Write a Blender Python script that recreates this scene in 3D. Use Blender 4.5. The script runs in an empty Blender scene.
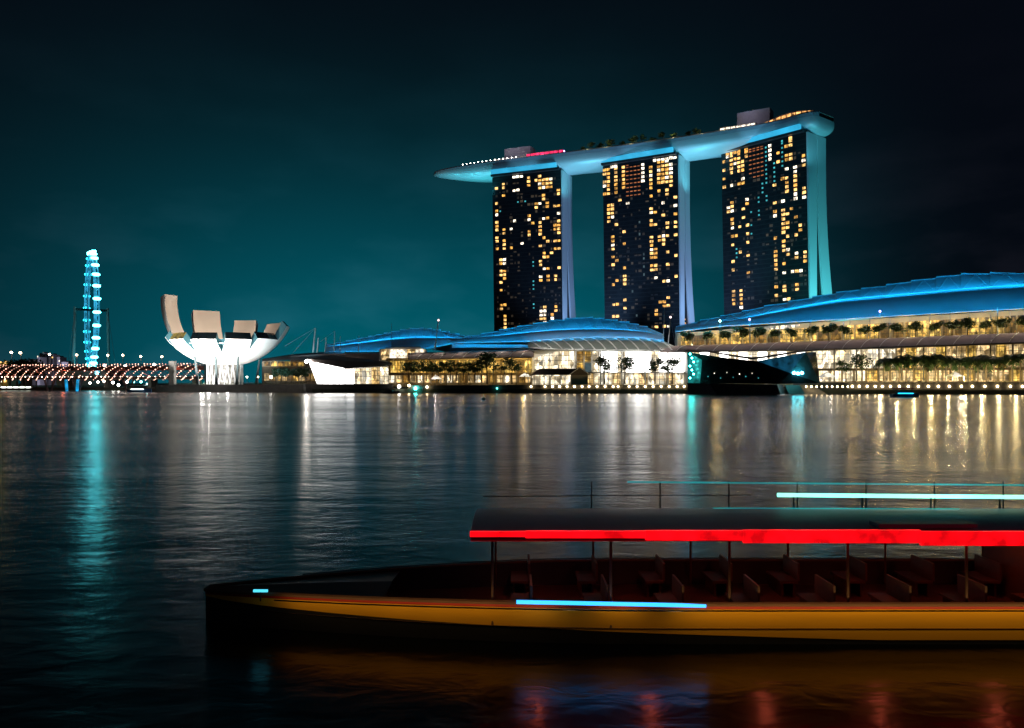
import bpy, bmesh, math, random
from mathutils import Vector, Matrix, noise as mnoise
R = math.radians
random.seed(7)
scn = bpy.context.scene
COL = scn.collection

# ------------------------------------------------------------------ camera
F = 800.0; CX = 512.0; HY = 383.0; EYE = 6.0
cd = bpy.data.cameras.new("camera"); cam = bpy.data.objects.new("camera", cd); COL.objects.link(cam)
cam.location = (0, 0, EYE); cam.rotation_euler = (R(90), 0, 0)
cd.sensor_width = 36; cd.lens = F/1024*36; cd.shift_y = (HY-364)/1024
cd.clip_start = 0.1; cd.clip_end = 20000
scn.camera = cam

# ------------------------------------------------------------------ world: night sky with the teal glow of the city
w = bpy.data.worlds.new("World"); scn.world = w; w.use_nodes = True
nt = w.node_tree; nt.nodes.clear()
def N(tree, typ, **kw):
    n = tree.nodes.new(typ)
    for k, v in kw.items(): setattr(n, k, v)
    return n
def math_node(tree, op, a, b=None, c=None):
    n = N(tree, 'ShaderNodeMath', operation=op)
    for i, v in enumerate((a, b, c)):
        if v is None: continue
        if isinstance(v, (int, float)): n.inputs[i].default_value = v
        else: tree.links.new(v, n.inputs[i])
    return n.outputs[0]
def build_sky():
    L = nt.links.new
    tc = N(nt, 'ShaderNodeTexCoord'); sp = N(nt, 'ShaderNodeSeparateXYZ'); L(tc.outputs['Generated'], sp.inputs[0])
    az = math_node(nt, 'ARCTAN2', sp.outputs[0], sp.outputs[1])
    el = math_node(nt, 'ARCSINE', sp.outputs[2])
    da = math_node(nt, 'SUBTRACT', az, R(-9))
    # the glow fades faster towards the sea (positive azimuth) than over the city
    pos = math_node(nt, 'GREATER_THAN', da, 0.0)
    sa = math_node(nt, 'ADD', R(23), math_node(nt, 'MULTIPLY', pos, R(27.5)-R(23)))
    q1 = math_node(nt, 'POWER', math_node(nt, 'ABSOLUTE', math_node(nt, 'DIVIDE', da, sa)), math_node(nt, 'ADD', 2.3, math_node(nt, 'MULTIPLY', pos, 2.0)))
    q2 = math_node(nt, 'POWER', math_node(nt, 'ABSOLUTE', math_node(nt, 'DIVIDE', el, R(12.4))), 1.9)
    g = math_node(nt, 'EXPONENT', math_node(nt, 'MULTIPLY', math_node(nt, 'ADD', q1, q2), -1.0))
    nz = N(nt, 'ShaderNodeTexNoise'); nz.inputs['Scale'].default_value = 5.0; nz.inputs['Detail'].default_value = 5
    mp = N(nt, 'ShaderNodeMapping'); mp.inputs['Scale'].default_value = (1, 1, 2.6)
    L(tc.outputs['Generated'], mp.inputs[0]); L(mp.outputs[0], nz.inputs['Vector'])
    cl = N(nt, 'ShaderNodeMapRange'); cl.inputs[1].default_value = .45; cl.inputs[2].default_value = .75
    cl.inputs[3].default_value = 0; cl.inputs[4].default_value = 1; L(nz.outputs['Fac'], cl.inputs[0])
    gg = math_node(nt, 'MULTIPLY', g, math_node(nt, 'ADD', 0.95, math_node(nt, 'MULTIPLY', cl.outputs[0], 0.28)))
    glow = N(nt, 'ShaderNodeMixRGB', blend_type='MIX')
    L(gg, glow.inputs[0]); glow.inputs[1].default_value = (0.0015, 0.0026, 0.0052, 1); glow.inputs[2].default_value = (0.0003, 0.108, 0.148, 1)
    # low clouds lit by the city
    cg = math_node(nt, 'MULTIPLY', cl.outputs[0], math_node(nt, 'EXPONENT', math_node(nt, 'MULTIPLY', q2, -1.2)))
    cloud = N(nt, 'ShaderNodeMixRGB', blend_type='ADD'); L(cg, cloud.inputs[0])
    L(glow.outputs[0], cloud.inputs[1]); cloud.inputs[2].default_value = (0.013, 0.011, 0.017, 1)
    bg1 = N(nt, 'ShaderNodeBackground'); L(cloud.outputs[0], bg1.inputs[0]); bg1.inputs[1].default_value = 1.0
    sky = N(nt, 'ShaderNodeTexSky', sky_type='NISHITA'); sky.sun_disc = False
    sky.sun_elevation = R(-9); sky.sun_rotation = R(200)
    bg2 = N(nt, 'ShaderNodeBackground'); L(sky.outputs[0], bg2.inputs[0]); bg2.inputs[1].default_value = 0.05
    ad = N(nt, 'ShaderNodeAddShader'); L(bg1.outputs[0], ad.inputs[0]); L(bg2.outputs[0], ad.inputs[1])
    out = N(nt, 'ShaderNodeOutputWorld'); L(ad.outputs[0], out.inputs[0])
build_sky()

# faint sun lamp added as fill, to separate the dark things
sd = bpy.data.lights.new("fill_sun", 'SUN'); sd.energy = 0.012; sd.angle = R(0.5); sd.color = (0.85, 0.9, 1)
so = bpy.data.objects.new("fill_sun", sd); COL.objects.link(so); so.rotation_euler = (R(50), 0, R(-30))

vs = scn.view_settings; vs.view_transform = 'Standard'; vs.look = 'None'; vs.exposure = 0; vs.gamma = 1; vs.use_curve_mapping = False
scn.render.engine = 'CYCLES'
cy = scn.cycles
cy.use_denoising = True; cy.max_bounces = 6; cy.diffuse_bounces = 2; cy.glossy_bounces = 3
cy.caustics_reflective = False; cy.caustics_refractive = False; cy.sample_clamp_indirect = 8; cy.use_light_tree = True

# ------------------------------------------------------------------ pixel helpers (measuring the photograph)
def at(px, py, d):
    return Vector(((px-CX)/F*d, d, EYE+(HY-py)/F*d))
def shore_y(px, off=0.0):            # the quay runs along Y = 470 - 0.2 X
    u = (px-CX)/F
    return (470.0+off)/(1+0.2*u)
def pt(px, py, off=0.0):
    return at(px, py, shore_y(px, off))
def ptz(px, z, off=0.0):
    d = shore_y(px, off); return Vector(((px-CX)/F*d, d, z))
def lerp(a, b, t): return a+(b-a)*t
def interp(tab, x):
    if x <= tab[0][0]: return tab[0][1]
    for (x0, y0), (x1, y1) in zip(tab, tab[1:]):
        if x <= x1: return lerp(y0, y1, (x-x0)/(x1-x0))
    return tab[-1][1]
ORD = ('first second third fourth fifth sixth seventh eighth ninth tenth eleventh twelfth thirteenth fourteenth fifteenth sixteenth seventeenth eighteenth nineteenth twentieth').split()
TENS = {20: 'twenty', 30: 'thirty', 40: 'forty', 50: 'fifty'}
def ordinal(i):
    i += 1
    if i <= 20: return ORD[i-1]
    t, r = i//10*10, i % 10
    return TENS[t][:-1]+'ieth' if r == 0 else TENS[t]+'-'+ORD[r-1]

# ------------------------------------------------------------------ materials
def mat(name, col, rough=0.6, metal=0.0, var=0.18, scale=0.6, emit=None, es=0.0, bump=0.0, detail=4, stretch=(1, 1, 1)):
    m = bpy.data.materials.new(name); m.use_nodes = True; t = m.node_tree; L = t.links.new
    b = t.nodes['Principled BSDF']
    tc = N(t, 'ShaderNodeTexCoord'); mp = N(t, 'ShaderNodeMapping'); mp.inputs['Scale'].default_value = stretch
    L(tc.outputs['Object'], mp.inputs[0])
    nz = N(t, 'ShaderNodeTexNoise'); nz.inputs['Scale'].default_value = scale; nz.inputs['Detail'].default_value = detail
    L(mp.outputs[0], nz.inputs['Vector'])
    mx = N(t, 'ShaderNodeMixRGB'); L(nz.outputs['Fac'], mx.inputs[0])
    mx.inputs[1].default_value = tuple(c*(1-var) for c in col)+(1,); mx.inputs[2].default_value = tuple(min(1, c*(1+var)) for c in col)+(1,)
    L(mx.outputs[0], b.inputs['Base Color'])
    b.inputs['Roughness'].default_value = rough; b.inputs['Metallic'].default_value = metal
    if emit:
        b.inputs['Emission Color'].default_value = tuple(emit)+(1,); b.inputs['Emission Strength'].default_value = es
    if bump:
        bp = N(t, 'ShaderNodeBump'); bp.inputs['Strength'].default_value = bump; bp.inputs['Distance'].default_value = 0.05
        L(nz.outputs['Fac'], bp.inputs['Height']); L(bp.outputs[0], b.inputs['Normal'])
    return m
def lamp_mat(name, col, es, var=0.0, scale=0.3, sample=True, lo=0.35, hi=0.65, stretch=(1, 1, 1)):
    """something that gives off light; var > 0 makes its brightness uneven (shelves, furniture, curtains behind the glass)"""
    m = bpy.data.materials.new(name); m.use_nodes = True; t = m.node_tree; L = t.links.new
    b = t.nodes['Principled BSDF']; b.inputs['Base Color'].default_value = (0.05, 0.05, 0.05, 1); b.inputs['Roughness'].default_value = .3
    b.inputs['Emission Color'].default_value = tuple(col)+(1,)
    tc = N(t, 'ShaderNodeTexCoord'); mp = N(t, 'ShaderNodeMapping'); mp.inputs['Scale'].default_value = stretch
    L(tc.outputs['Object'], mp.inputs[0])
    nz = N(t, 'ShaderNodeTexNoise'); nz.inputs['Scale'].default_value = scale; nz.inputs['Detail'].default_value = 3
    L(mp.outputs[0], nz.inputs['Vector'])
    mr = N(t, 'ShaderNodeMapRange'); mr.inputs[1].default_value = lo; mr.inputs[2].default_value = hi
    mr.inputs[3].default_value = es*(1-var); mr.inputs[4].default_value = es*(1+var)
    L(nz.outputs['Fac'], mr.inputs[0]); L(mr.outputs[0], b.inputs['Emission Strength'])
    if not sample: m.cycles.emission_sampling = 'NONE'
    return m
M = {}
M['concrete'] = mat('concrete', (.28, .27, .25), .8, scale=.4, bump=.2)
M['quay'] = mat('quay_stone', (.10, .095, .09), .85, scale=.5, var=.35)
M['paving'] = mat('paving', (.22, .20, .17), .8, scale=.3, var=.25)
M['land'] = mat('dark_ground', (.06, .07, .05), .9, scale=.05, var=.4)
M['asphalt'] = mat('asphalt', (.05, .05, .05), .85)
M['white_panel'] = mat('white_panel', (.72, .72, .70), .5, scale=.15, var=.10)
M['petal_white'] = mat('petal_white', (.78, .77, .74), .45, scale=.08, var=.08)
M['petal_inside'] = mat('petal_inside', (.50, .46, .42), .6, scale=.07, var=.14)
M['fin_wall'] = mat('fin_wall', (.62, .64, .66), .6, scale=.05, var=.10, stretch=(1, 1, .25))
M['tower_body'] = mat('tower_body', (.04, .042, .045), .5)
M['hull_clad'] = mat('skypark_cladding', (.58, .58, .60), .45, metal=.15, scale=.06, var=.12)
M['fascia'] = mat('skypark_fascia', (.40, .38, .42), .5, scale=.1)
M['dark_glass'] = mat('dark_glass', (.012, .02, .024), .12, scale=.3, var=.5)
M['teal_glass'] = mat('teal_glass', (.03, .09, .11), .2, scale=.2, var=.5)
M['steel'] = mat('steel', (.35, .36, .37), .4, metal=.7)
M['white_steel'] = mat('white_steel', (.75, .75, .75), .4)
M['dark_steel'] = mat('dark_steel', (.04, .04, .045), .5, metal=.3)
M['win_faint'] = lamp_mat('room_curtained', (.75, .55, .34), .045, var=.95, scale=.09, sample=False)
M['arch_glass'] = mat('arch_glass', (.24, .27, .25), .6, scale=.3)
M['roof_blue'] = mat('roof_membrane', (.42, .50, .56), .5, scale=.10, var=.22, stretch=(.6, 1, 1))
M['roof_edge'] = mat('roof_edge', (.60, .64, .68), .5)
M['canopy'] = mat('canopy_glass', (.30, .24, .23), .85, scale=.15, var=.3)
M['terrace_wall'] = mat('terrace_wall', (.42, .36, .25), .7, scale=.2, var=.3)
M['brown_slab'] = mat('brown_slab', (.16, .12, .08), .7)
M['tile_roof'] = mat('brown_tile', (.09, .055, .045), .75, scale=1.5, var=.35)
M['leaf'] = mat('leaf', (.055, .10, .030), .6, scale=.7, var=.5)
M['leaf_dark'] = mat('leaf_dark', (.025, .05, .020), .6, scale=.7, var=.5)
M['bark'] = mat('bark', (.10, .075, .05), .9, scale=2)
M['bridge_steel'] = mat('bridge_steel', (.30, .20, .19), .45, metal=.4)
M['bridge_mesh'] = mat('bridge_canopy', (.16, .06, .05), .6, scale=.5, var=.4)
M['city_grey'] = mat('city_concrete', (.34, .33, .36), .8, scale=.03)
M['lamp_post'] = mat('lamp_post', (.20, .17, .15), .6)
# things that give off light
def glass_front(name, col, es, var, scale, px, pz, lo=.3, hi=.7, w=.10):
    m = lamp_mat(name, col, es, var, scale, True, lo, hi); t = m.node_tree; L = t.links.new; b = t.nodes['Principled BSDF']
    tc = [n for n in t.nodes if n.type == 'TEX_COORD'][0]; sp = N(t, 'ShaderNodeSeparateXYZ'); L(tc.outputs['Object'], sp.inputs[0])
    gx = math_node(t, 'GREATER_THAN', math_node(t, 'FRACT', math_node(t, 'DIVIDE', sp.outputs[0], px)), w)
    gz = math_node(t, 'GREATER_THAN', math_node(t, 'FRACT', math_node(t, 'DIVIDE', sp.outputs[2], pz)), w)
    # people, racks and columns inside, darker and warmer towards the floor of each storey
    vz = N(t, 'ShaderNodeTexVoronoi'); vz.inputs['Scale'].default_value = .55; mp = N(t, 'ShaderNodeMapping'); mp.inputs['Scale'].default_value = (1.0, 1, .45)
    L(tc.outputs['Object'], mp.inputs[0]); L(mp.outputs[0], vz.inputs['Vector'])
    rnd = N(t, 'ShaderNodeSeparateColor'); L(vz.outputs['Color'], rnd.inputs[0])
    r = math_node(t, 'ADD', .22, math_node(t, 'MULTIPLY', math_node(t, 'POWER', rnd.outputs[0], 1.3), 1.5))
    src = b.inputs['Emission Strength'].links[0].from_socket
    e = math_node(t, 'MULTIPLY', math_node(t, 'MULTIPLY', src, r), math_node(t, 'ADD', .12, math_node(t, 'MULTIPLY', math_node(t, 'MULTIPLY', gx, gz), .88)))
    L(e, b.inputs['Emission Strength'])
    mx = N(t, 'ShaderNodeMixRGB'); L(rnd.outputs[1], mx.inputs[0]); mx.inputs[1].default_value = tuple(col)+(1,); mx.inputs[2].default_value = (col[0], col[1]*.82, col[2]*.55, 1)
    L(mx.outputs[0], b.inputs['Emission Color']); return m
M['win_warm'] = lamp_mat('room_warm', (1, .56, .17), 1.5, var=.75, scale=.42, sample=False)
M['win_amber'] = lamp_mat('room_amber', (1, .48, .09), 1.1, var=.75, scale=.42, sample=False)
M['win_white'] = lamp_mat('room_white', (1, .86, .66), 2.0, var=.75, scale=.42, sample=False)
M['win_orange'] = lamp_mat('corridor_orange', (1, .30, .09), .42, var=.5, scale=.2, sample=False)
M['win_teal'] = lamp_mat('room_teal', (.10, .75, .85), .55, var=.5, scale=.2, sample=False)
M['win_dim'] = lamp_mat('room_dim', (.35, .55, .60), .16, var=.6, scale=.2, sample=False)
M['shop_white'] = glass_front('shop_window', (1, .74, .38), .85, .8, .35, 2.4, 3.1)
M['shop_cool'] = glass_front('hall_window', (1, .92, .74), 1.35, .6, .22, 3.0, 2.9)
M['shop_yellow'] = glass_front('cafe_window', (1, .66, .16), .75, .85, .45, 2.6, 3.0)
M['pavilion_white'] = lamp_mat('pavilion_wall_glow', (1, .97, .92), 6.0, var=.45, scale=.12)
M['bulb_warm'] = lamp_mat('bulb_warm', (1, .74, .38), 28)
M['flood_white'] = lamp_mat('flood_white', (1, .93, .82), 230)
M['flood_teal'] = lamp_mat('flood_teal', (.06, .80, .72), 75)
M['flood_cyan'] = lamp_mat('flood_cyan', (.12, .80, .95), 55)
M['bulb_white'] = lamp_mat('bulb_white', (1, .95, .85), 26)
M['bulb_street'] = lamp_mat('bulb_street', (1, .72, .45), 20)
M['bulb_pink'] = lamp_mat('bulb_pink', (1, .50, .36), 5, sample=False)
M['bulb_purple'] = lamp_mat('bulb_purple', (.45, .30, 1), 12)
M['bulb_cyan'] = lamp_mat('bulb_cyan', (.12, .85, 1), 16)
M['wheel_pod'] = lamp_mat('wheel_pod_glow', (.10, .82, .88), 13, var=.2)
M['wheel_rim'] = lamp_mat('wheel_rim_light', (.03, .36, .62), .85, var=.5, scale=.15)
M['pier_blue'] = lamp_mat('pier_blue_glow', (.01, .42, .85), .7, var=.5, scale=.3)  # blue lighting of the pier put in as emission
M['soffit_blue'] = lamp_mat('soffit_blue_light', (.03, .42, .72), 1.0, var=.25, scale=.05)
M['led_red'] = lamp_mat('led_red', (1, .002, .006), 1.15, var=.4, scale=2.2)
M['led_blue'] = lamp_mat('led_blue', (.03, .35, 1), 2.4)
M['led_teal'] = lamp_mat('led_teal', (.25, 1, .78), 2.2, var=.3, scale=.4)
M['led_cyan'] = lamp_mat('led_cyan', (.01, .32, .34), .9, var=.4, scale=.4)
M['led_amber'] = lamp_mat('led_amber', (1, .16, .02), 1.0)
M['core_grey'] = mat('lift_core_render', (.40, .39, .43), .7)
M['bar_amber'] = lamp_mat('bar_amber_light', (1, .46, .14), 1.4, var=.95, scale=.35, sample=False)
M['led_green'] = lamp_mat('led_green', (.15, 1, .35), 5)
M['bulb_mast'] = lamp_mat('bulb_mast', (1, .75, .7), 2)
M['hall_soft'] = lamp_mat('hall_soft_window', (1, .86, .66), 1.3, var=.7, scale=.5)
M['win_red'] = lamp_mat('bar_red_light', (1, .03, .12), 2.2, var=.5, scale=.2, sample=False)
M['cafe_dim'] = glass_front('cafe_dim_window', (1, .56, .12), .22, .9, .4, 2.6, 3.0)
M['bulb_cyanwhite'] = lamp_mat('bulb_cyanwhite', (.45, .95, 1), 24)
M['bulb_teal'] = lamp_mat('bulb_teal', (.10, .85, .75), 14)
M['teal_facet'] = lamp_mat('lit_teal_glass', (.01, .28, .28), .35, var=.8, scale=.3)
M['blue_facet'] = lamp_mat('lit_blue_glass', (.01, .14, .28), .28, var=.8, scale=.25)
M['petal_side_glass'] = mat('petal_side_glass', (.05, .13, .15), .3)
M['petal_tip_lit'] = lamp_mat('lit_skylight', (1, .7, .08), .22, var=.9, scale=.5)
M['teal_leg'] = mat('teal_leg', (.010, .030, .034), .6)
M['lobby_glow'] = lamp_mat('lobby_glow', (1, .93, .8), .3, var=.6, scale=.5)
M['wheel_pod_far'] = lamp_mat('wheel_pod_far_glow', (.02, .62, .8), 4.5, var=.3)
M['wheel_mast'] = mat('wheel_mast', (.45, .45, .45), .6)
M['bulb_deck'] = lamp_mat('bulb_deck', (1, .80, .62), 10)
M['boat_hull'] = mat('boat_hull', (.012, .012, .016), .5, scale=1.2, var=.4)
M['boat_yellow'] = mat('boat_yellow', (.72, .36, .02), .45, scale=1.6, var=.16, stretch=(.3, 1, 3))
M['boat_red'] = mat('boat_red', (.40, .03, .02), .5, scale=2)
M['boat_wood'] = mat('boat_wood', (.12, .06, .035), .6, scale=2.5, var=.3, stretch=(.3, 2, 2))
M['boat_roof'] = mat('boat_roof', (.36, .20, .32), .45, scale=.8, var=.3)
M['boat_blue'] = mat('boat_blue', (.03, .12, .30), .5)
M['buoy_teal'] = mat('buoy_teal', (.03, .22, .25), .5)
M['led_hull'] = lamp_mat('led_hull', (1, .26, .03), 5)
M['led_bow'] = lamp_mat('led_bow', (.08, .6, .8), 1.5)
M['led_cyan2'] = lamp_mat('led_cyan2', (.02, .55, .9), 3)
M['cabin_fill_glow'] = lamp_mat('cabin_fill_glow', (1, .15, .07), 20)
M['strip_white'] = lamp_mat('strip_white', (.9, 1, .85), 6)
M['bulb_teal2'] = lamp_mat('bulb_teal2', (.25, .9, .8), 12)

# ------------------------------------------------------------------ mesh builder
class MB:
    def __init__(s): s.v = []; s.f = []
    def vs(s, pts):
        i = len(s.v); s.v += [tuple(p) for p in pts]; return i
    def poly(s, *pts):
        i = s.vs(pts); s.f.append(tuple(range(i, i+len(pts)))); return s
    def grid(s, rows, closed=False):
        n = len(rows[0]); i = s.vs([p for r in rows for p in r])
        for a in range(len(rows)-1):
            for b in range(n if closed else n-1):
                c = (b+1) % n
                s.f.append((i+a*n+b, i+a*n+c, i+(a+1)*n+c, i+(a+1)*n+b))
        return s
    def cap(s, ring): s.poly(*ring); return s
    def hexa(s, p):              # eight corners: bottom ring, top ring
        i = s.vs(p)
        for q in ((3, 2, 1, 0), (4, 5, 6, 7), (0, 1, 5, 4), (1, 2, 6, 5), (2, 3, 7, 6), (3, 0, 4, 7)): s.f.append(tuple(i+k for k in q))
        return s
    def box(s, c, sz, rz=0.0):
        cx, cy, cz = c; hx, hy, hz = sz[0]/2, sz[1]/2, sz[2]/2; co, si = math.cos(rz), math.sin(rz)
        P = []
        for z in (-hz, hz):
            for x, y in ((-hx, -hy), (hx, -hy), (hx, hy), (-hx, hy)): P.append((cx+x*co-y*si, cy+x*si+y*co, cz+z))
        return s.hexa(P)
    def slab(s, a, b, c, d, th):  # a quad thickened along its own normal (away from the first side)
        a, b, c, d = map(Vector, (a, b, c, d)); n = (b-a).cross(d-a).normalized()*th
        return s.hexa([a, b, c, d, a+n, b+n, c+n, d+n])
    def bar(s, a, b, r, n=6, r2=None):
        a, b = Vector(a), Vector(b); r2 = r if r2 is None else r2
        d = (b-a).normalized(); u = d.orthogonal().normalized(); v = d.cross(u)
        rows = []
        for p, q in ((a, r), (b, r2)):
            rows.append([p+(u*math.cos(2*math.pi*k/n)+v*math.sin(2*math.pi*k/n))*q for k in range(n)])
        s.grid(rows, True); s.cap(list(reversed(rows[0]))); s.cap(rows[1]); return s
    def tube(s, pts, r, n=6):
        pts = [Vector(p) for p in pts]; rows = []; u = None
        for i, p in enumerate(pts):
            d = (pts[min(i+1, len(pts)-1)]-pts[max(i-1, 0)]).normalized()
            u = d.orthogonal().normalized() if u is None else (u-d*u.dot(d)).normalized()
            v = d.cross(u); rr = r[i] if isinstance(r, (list, tuple)) else r
            rows.append([p+(u*math.cos(2*math.pi*k/n)+v*math.sin(2*math.pi*k/n))*rr for k in range(n)])
        s.grid(rows, True); s.cap(list(reversed(rows[0]))); s.cap(rows[-1]); return s
    def ball(s, c, r, n=8, m=5, sz=1.0):
        c = Vector(c); rows = []
        for j in range(m+1):
            th = math.pi*j/m
            rows.append([c+Vector((math.sin(th)*math.cos(2*math.pi*k/n)*r, math.sin(th)*math.sin(2*math.pi*k/n)*r, math.cos(th)*r*sz)) for k in range(n)])
        return s.grid(rows, True)
    def build(s, name, m, parent=None, loc=None, smooth=False, label=None):
        o0 = Vector(loc) if loc is not None else Vector((0, 0, 0))
        p = parent
        while p is not None: o0 = o0+p.location; p = p.parent
        me = bpy.data.meshes.new(name); me.from_pydata([(Vector(v)-o0)[:] for v in s.v], [], s.f); me.validate(); me.update()
        bm = bmesh.new(); bm.from_mesh(me); bmesh.ops.remove_doubles(bm, verts=bm.verts, dist=1e-4); bmesh.ops.recalc_face_normals(bm, faces=bm.faces); bm.to_mesh(me); bm.free()
        me.materials.append(M[m] if isinstance(m, str) else m)
        if smooth: me.shade_smooth() if hasattr(me, 'shade_smooth') else None
        o = bpy.data.objects.new(name, me); COL.objects.link(o)
        if loc is not None: o.location = loc
        if parent is not None: o.parent = parent
        if label: o['label'] = label
        return o
def tag(o, label, cat, group=None):
    o['label'] = label; o['category'] = cat
    if group: o['group'] = group
    return o
def thing(name, label, cat, loc=(0, 0, 0), group=None):
    o = bpy.data.objects.new(name, None); COL.objects.link(o); o.location = loc; o.empty_display_size = .5
    return tag(o, label, cat, group)
def struct(o): o['kind'] = 'structure'; return o
def copy_tree(o, parent=None):
    c = o.copy(); COL.objects.link(c)
    if parent is not None: c.parent = parent
    for ch in o.children: copy_tree(ch, c)
    return c
def place(proto, first, loc, rz=0.0, sc=1.0, label=None):
    o = proto if first else copy_tree(proto)
    o.location = loc; o.rotation_euler = (0, 0, rz); o.scale = (sc, sc, sc)
    if label: o['label'] = label
    return o
def spot(name, loc, target, power, col, angle=70, blend=.6, size=1.0):
    d = bpy.data.lights.new(name, 'SPOT'); d.energy = power; d.color = col; d.spot_size = R(angle); d.spot_blend = blend; d.shadow_soft_size = size
    o = bpy.data.objects.new(name, d); COL.objects.link(o); o.location = loc
    o.rotation_euler = (Vector(target)-Vector(loc)).to_track_quat('-Z', 'Y').to_euler(); return o
def point(name, loc, power, col, size=.5):
    d = bpy.data.lights.new(name, 'POINT'); d.energy = power; d.color = col; d.shadow_soft_size = size
    o = bpy.data.objects.new(name, d); COL.objects.link(o); o.location = loc; return o

# ------------------------------------------------------------------ water and land
def water_material():
    m = bpy.data.materials.new('bay_water'); m.use_nodes = True; t = m.node_tree; L = t.links.new
    b = t.nodes['Principled BSDF']
    b.inputs['Base Color'].default_value = (.0012, .0022, .0034, 1); b.inputs['Roughness'].default_value = .27; b.inputs['IOR'].default_value = 1.33; b.inputs['Specular Tint'].default_value = (.92, .83, 1, 1)  # purple of reflected lights put into the specular tint
    tc = N(t, 'ShaderNodeTexCoord')
    def nz(scale, st, det, dist=0.0):
        mp = N(t, 'ShaderNodeMapping'); mp.inputs['Scale'].default_value = st; L(tc.outputs['Object'], mp.inputs[0])
        n = N(t, 'ShaderNodeTexNoise'); n.inputs['Scale'].default_value = scale; n.inputs['Detail'].default_value = det; n.inputs['Distortion'].default_value = dist
        L(mp.outputs[0], n.inputs['Vector']); return n.outputs['Fac']
    a = nz(1.1, (.7, 1, 1), 3, .4); c = nz(.16, (.35, 1, 1), 3, .2); e = nz(.02, (.4, 1, 1), 2)
    h = math_node(t, 'ADD', math_node(t, 'MULTIPLY', a, .036), math_node(t, 'MULTIPLY', c, .11))
    # calm and ruffled patches
    rr = N(t, 'ShaderNodeMapRange'); L(e, rr.inputs[0]); rr.inputs[1].default_value = .35; rr.inputs[2].default_value = .65; rr.inputs[3].default_value = .20; rr.inputs[4].default_value = .25
    L(rr.outputs[0], b.inputs['Roughness'])
    bp = N(t, 'ShaderNodeBump'); bp.inputs['Strength'].default_value = 1.0; bp.inputs['Distance'].default_value = 1.0
    L(h, bp.inputs['Height']); L(bp.outputs[0], b.inputs['Normal'])
    return m
mb = MB(); mb.poly((-3000, -60, 0), (3000, -60, 0), (3000, 3000, 0), (-3000, 3000, 0))
struct(mb.build('water', water_material()))
front = [at(-60, 0, 660), at(140, 0, 655), at(143, 0, 604), at(156, 0, 533), at(304, 0, 512), at(312, 0, 496), at(400, 0, 484)]
front = [(p.x, p.y) for p in front]+[tuple(ptz(p, 0)[:2]) for p in (430, 512, 600, 686, 806, 900, 1024, 1150)]
front = [(-2600, 660)]+front+[(1200, 300)]
ZL = 2.4
back = [(5000, 900), (7000, 9000), (-7000, 9000), (-5000, 900)]
ring = front+back
mb = MB(); mb.poly(*[(x, y, ZL) for x, y in ring])
for (x0, y0), (x1, y1) in zip(front, front[1:]): mb.poly((x0, y0, -2), (x1, y1, -2), (x1, y1, ZL), (x0, y0, ZL))
o = struct(mb.build('ground', 'land'))
bm = bmesh.new(); bm.from_mesh(o.data); bmesh.ops.triangulate(bm, faces=[f for f in bm.faces if len(f.verts) > 4]); bm.to_mesh(o.data); bm.free()

# ------------------------------------------------------------------ hotel towers
ZT = 195.0; LEAN = 6.0
T1W = """42:107,175,207,218,250,270;53:265,312,325,352;57:393,408,437,450,490,515;62:568,590;75:90,103,140;75:268,295,325,340,352;78:390,402,433,446,460;80:570,618,632,646,660;97:340;175:72,85,97;195:75,180,192,245;210:72,85,98,110;228:72,85,98,110;247:70,85,98,108;265:70,85,98,108;285:120,135,183,212,312;230:145,158;250:172,185,228,315;272:180,312,325;213:175,245,270,283,300;178:218,275,290;235:230,312;287:240,252,265,295;270:257,270;217:343;290:350,420;275:350;238:370,382,425;255:370,382,420;220:397,410;218:453,467,480;255:450,465,480;272:463,478;240:575;275:573;222:590,605,620,633;238:590,605,620,633;258:605,620,633;272:590,605,620,633"""
T1X = {'win_white': "112:120;128:122;120:238;167:237;108:270;140:323;112:60;128:60;147:60", 'win_teal': "125:170;163:166;193:400,415,480,495,510,570,580;60:200"}
T2W = """35:100,117,135,152,190;50:95,109,123,137,151,165,190;75:95,109,123,137,151,165,185;97:90,103,116,129,142,155,170;205:85,100,115,130,150,170,195;240:65,77,89,101,113,125,137,149;252:65,77,89,101,113,125,137,149;265:65,77,89,101,113,125,137,149,188;290:70,88,105,120,138,155;270:175;245:178;205:240,265,297,312;228:252,297;248:218,263;293:200,240,258;40:235,250,265,280,297;57:232,247,262,278;78:310;95:210;100:340,380;55:357,372,387,400,425,455;80:440,515,525;103:465,505,520,535;275:292,320,350;298:300,318,348;205:355,370,385,400,413,428;232:355,368,395,410,425;255:352,365,380;278:405,450,520;300:432;207:465,480;232:465,480,512;255:522;303:505;65:605;82:605,655;105:592,632;67:660;62:538;278:580,620;255:595;235:610,690;258:622,695;232:640,655;278:695"""
T2X = {'win_white': "172:78,92,108,122,138;118:222;55:74;65:74;75:74;215:48;228:47;241:46;254:45;267:44;280:43;292:42", 'win_orange': ";".join("%d:%s" % (c, ",".join(str(int(r)) for r in range(75, 198, 14))) for c in (113, 128, 143, 158)), 'win_dim': "150:655;175:420,440,470,500;160:300,340;130:560"}
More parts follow.
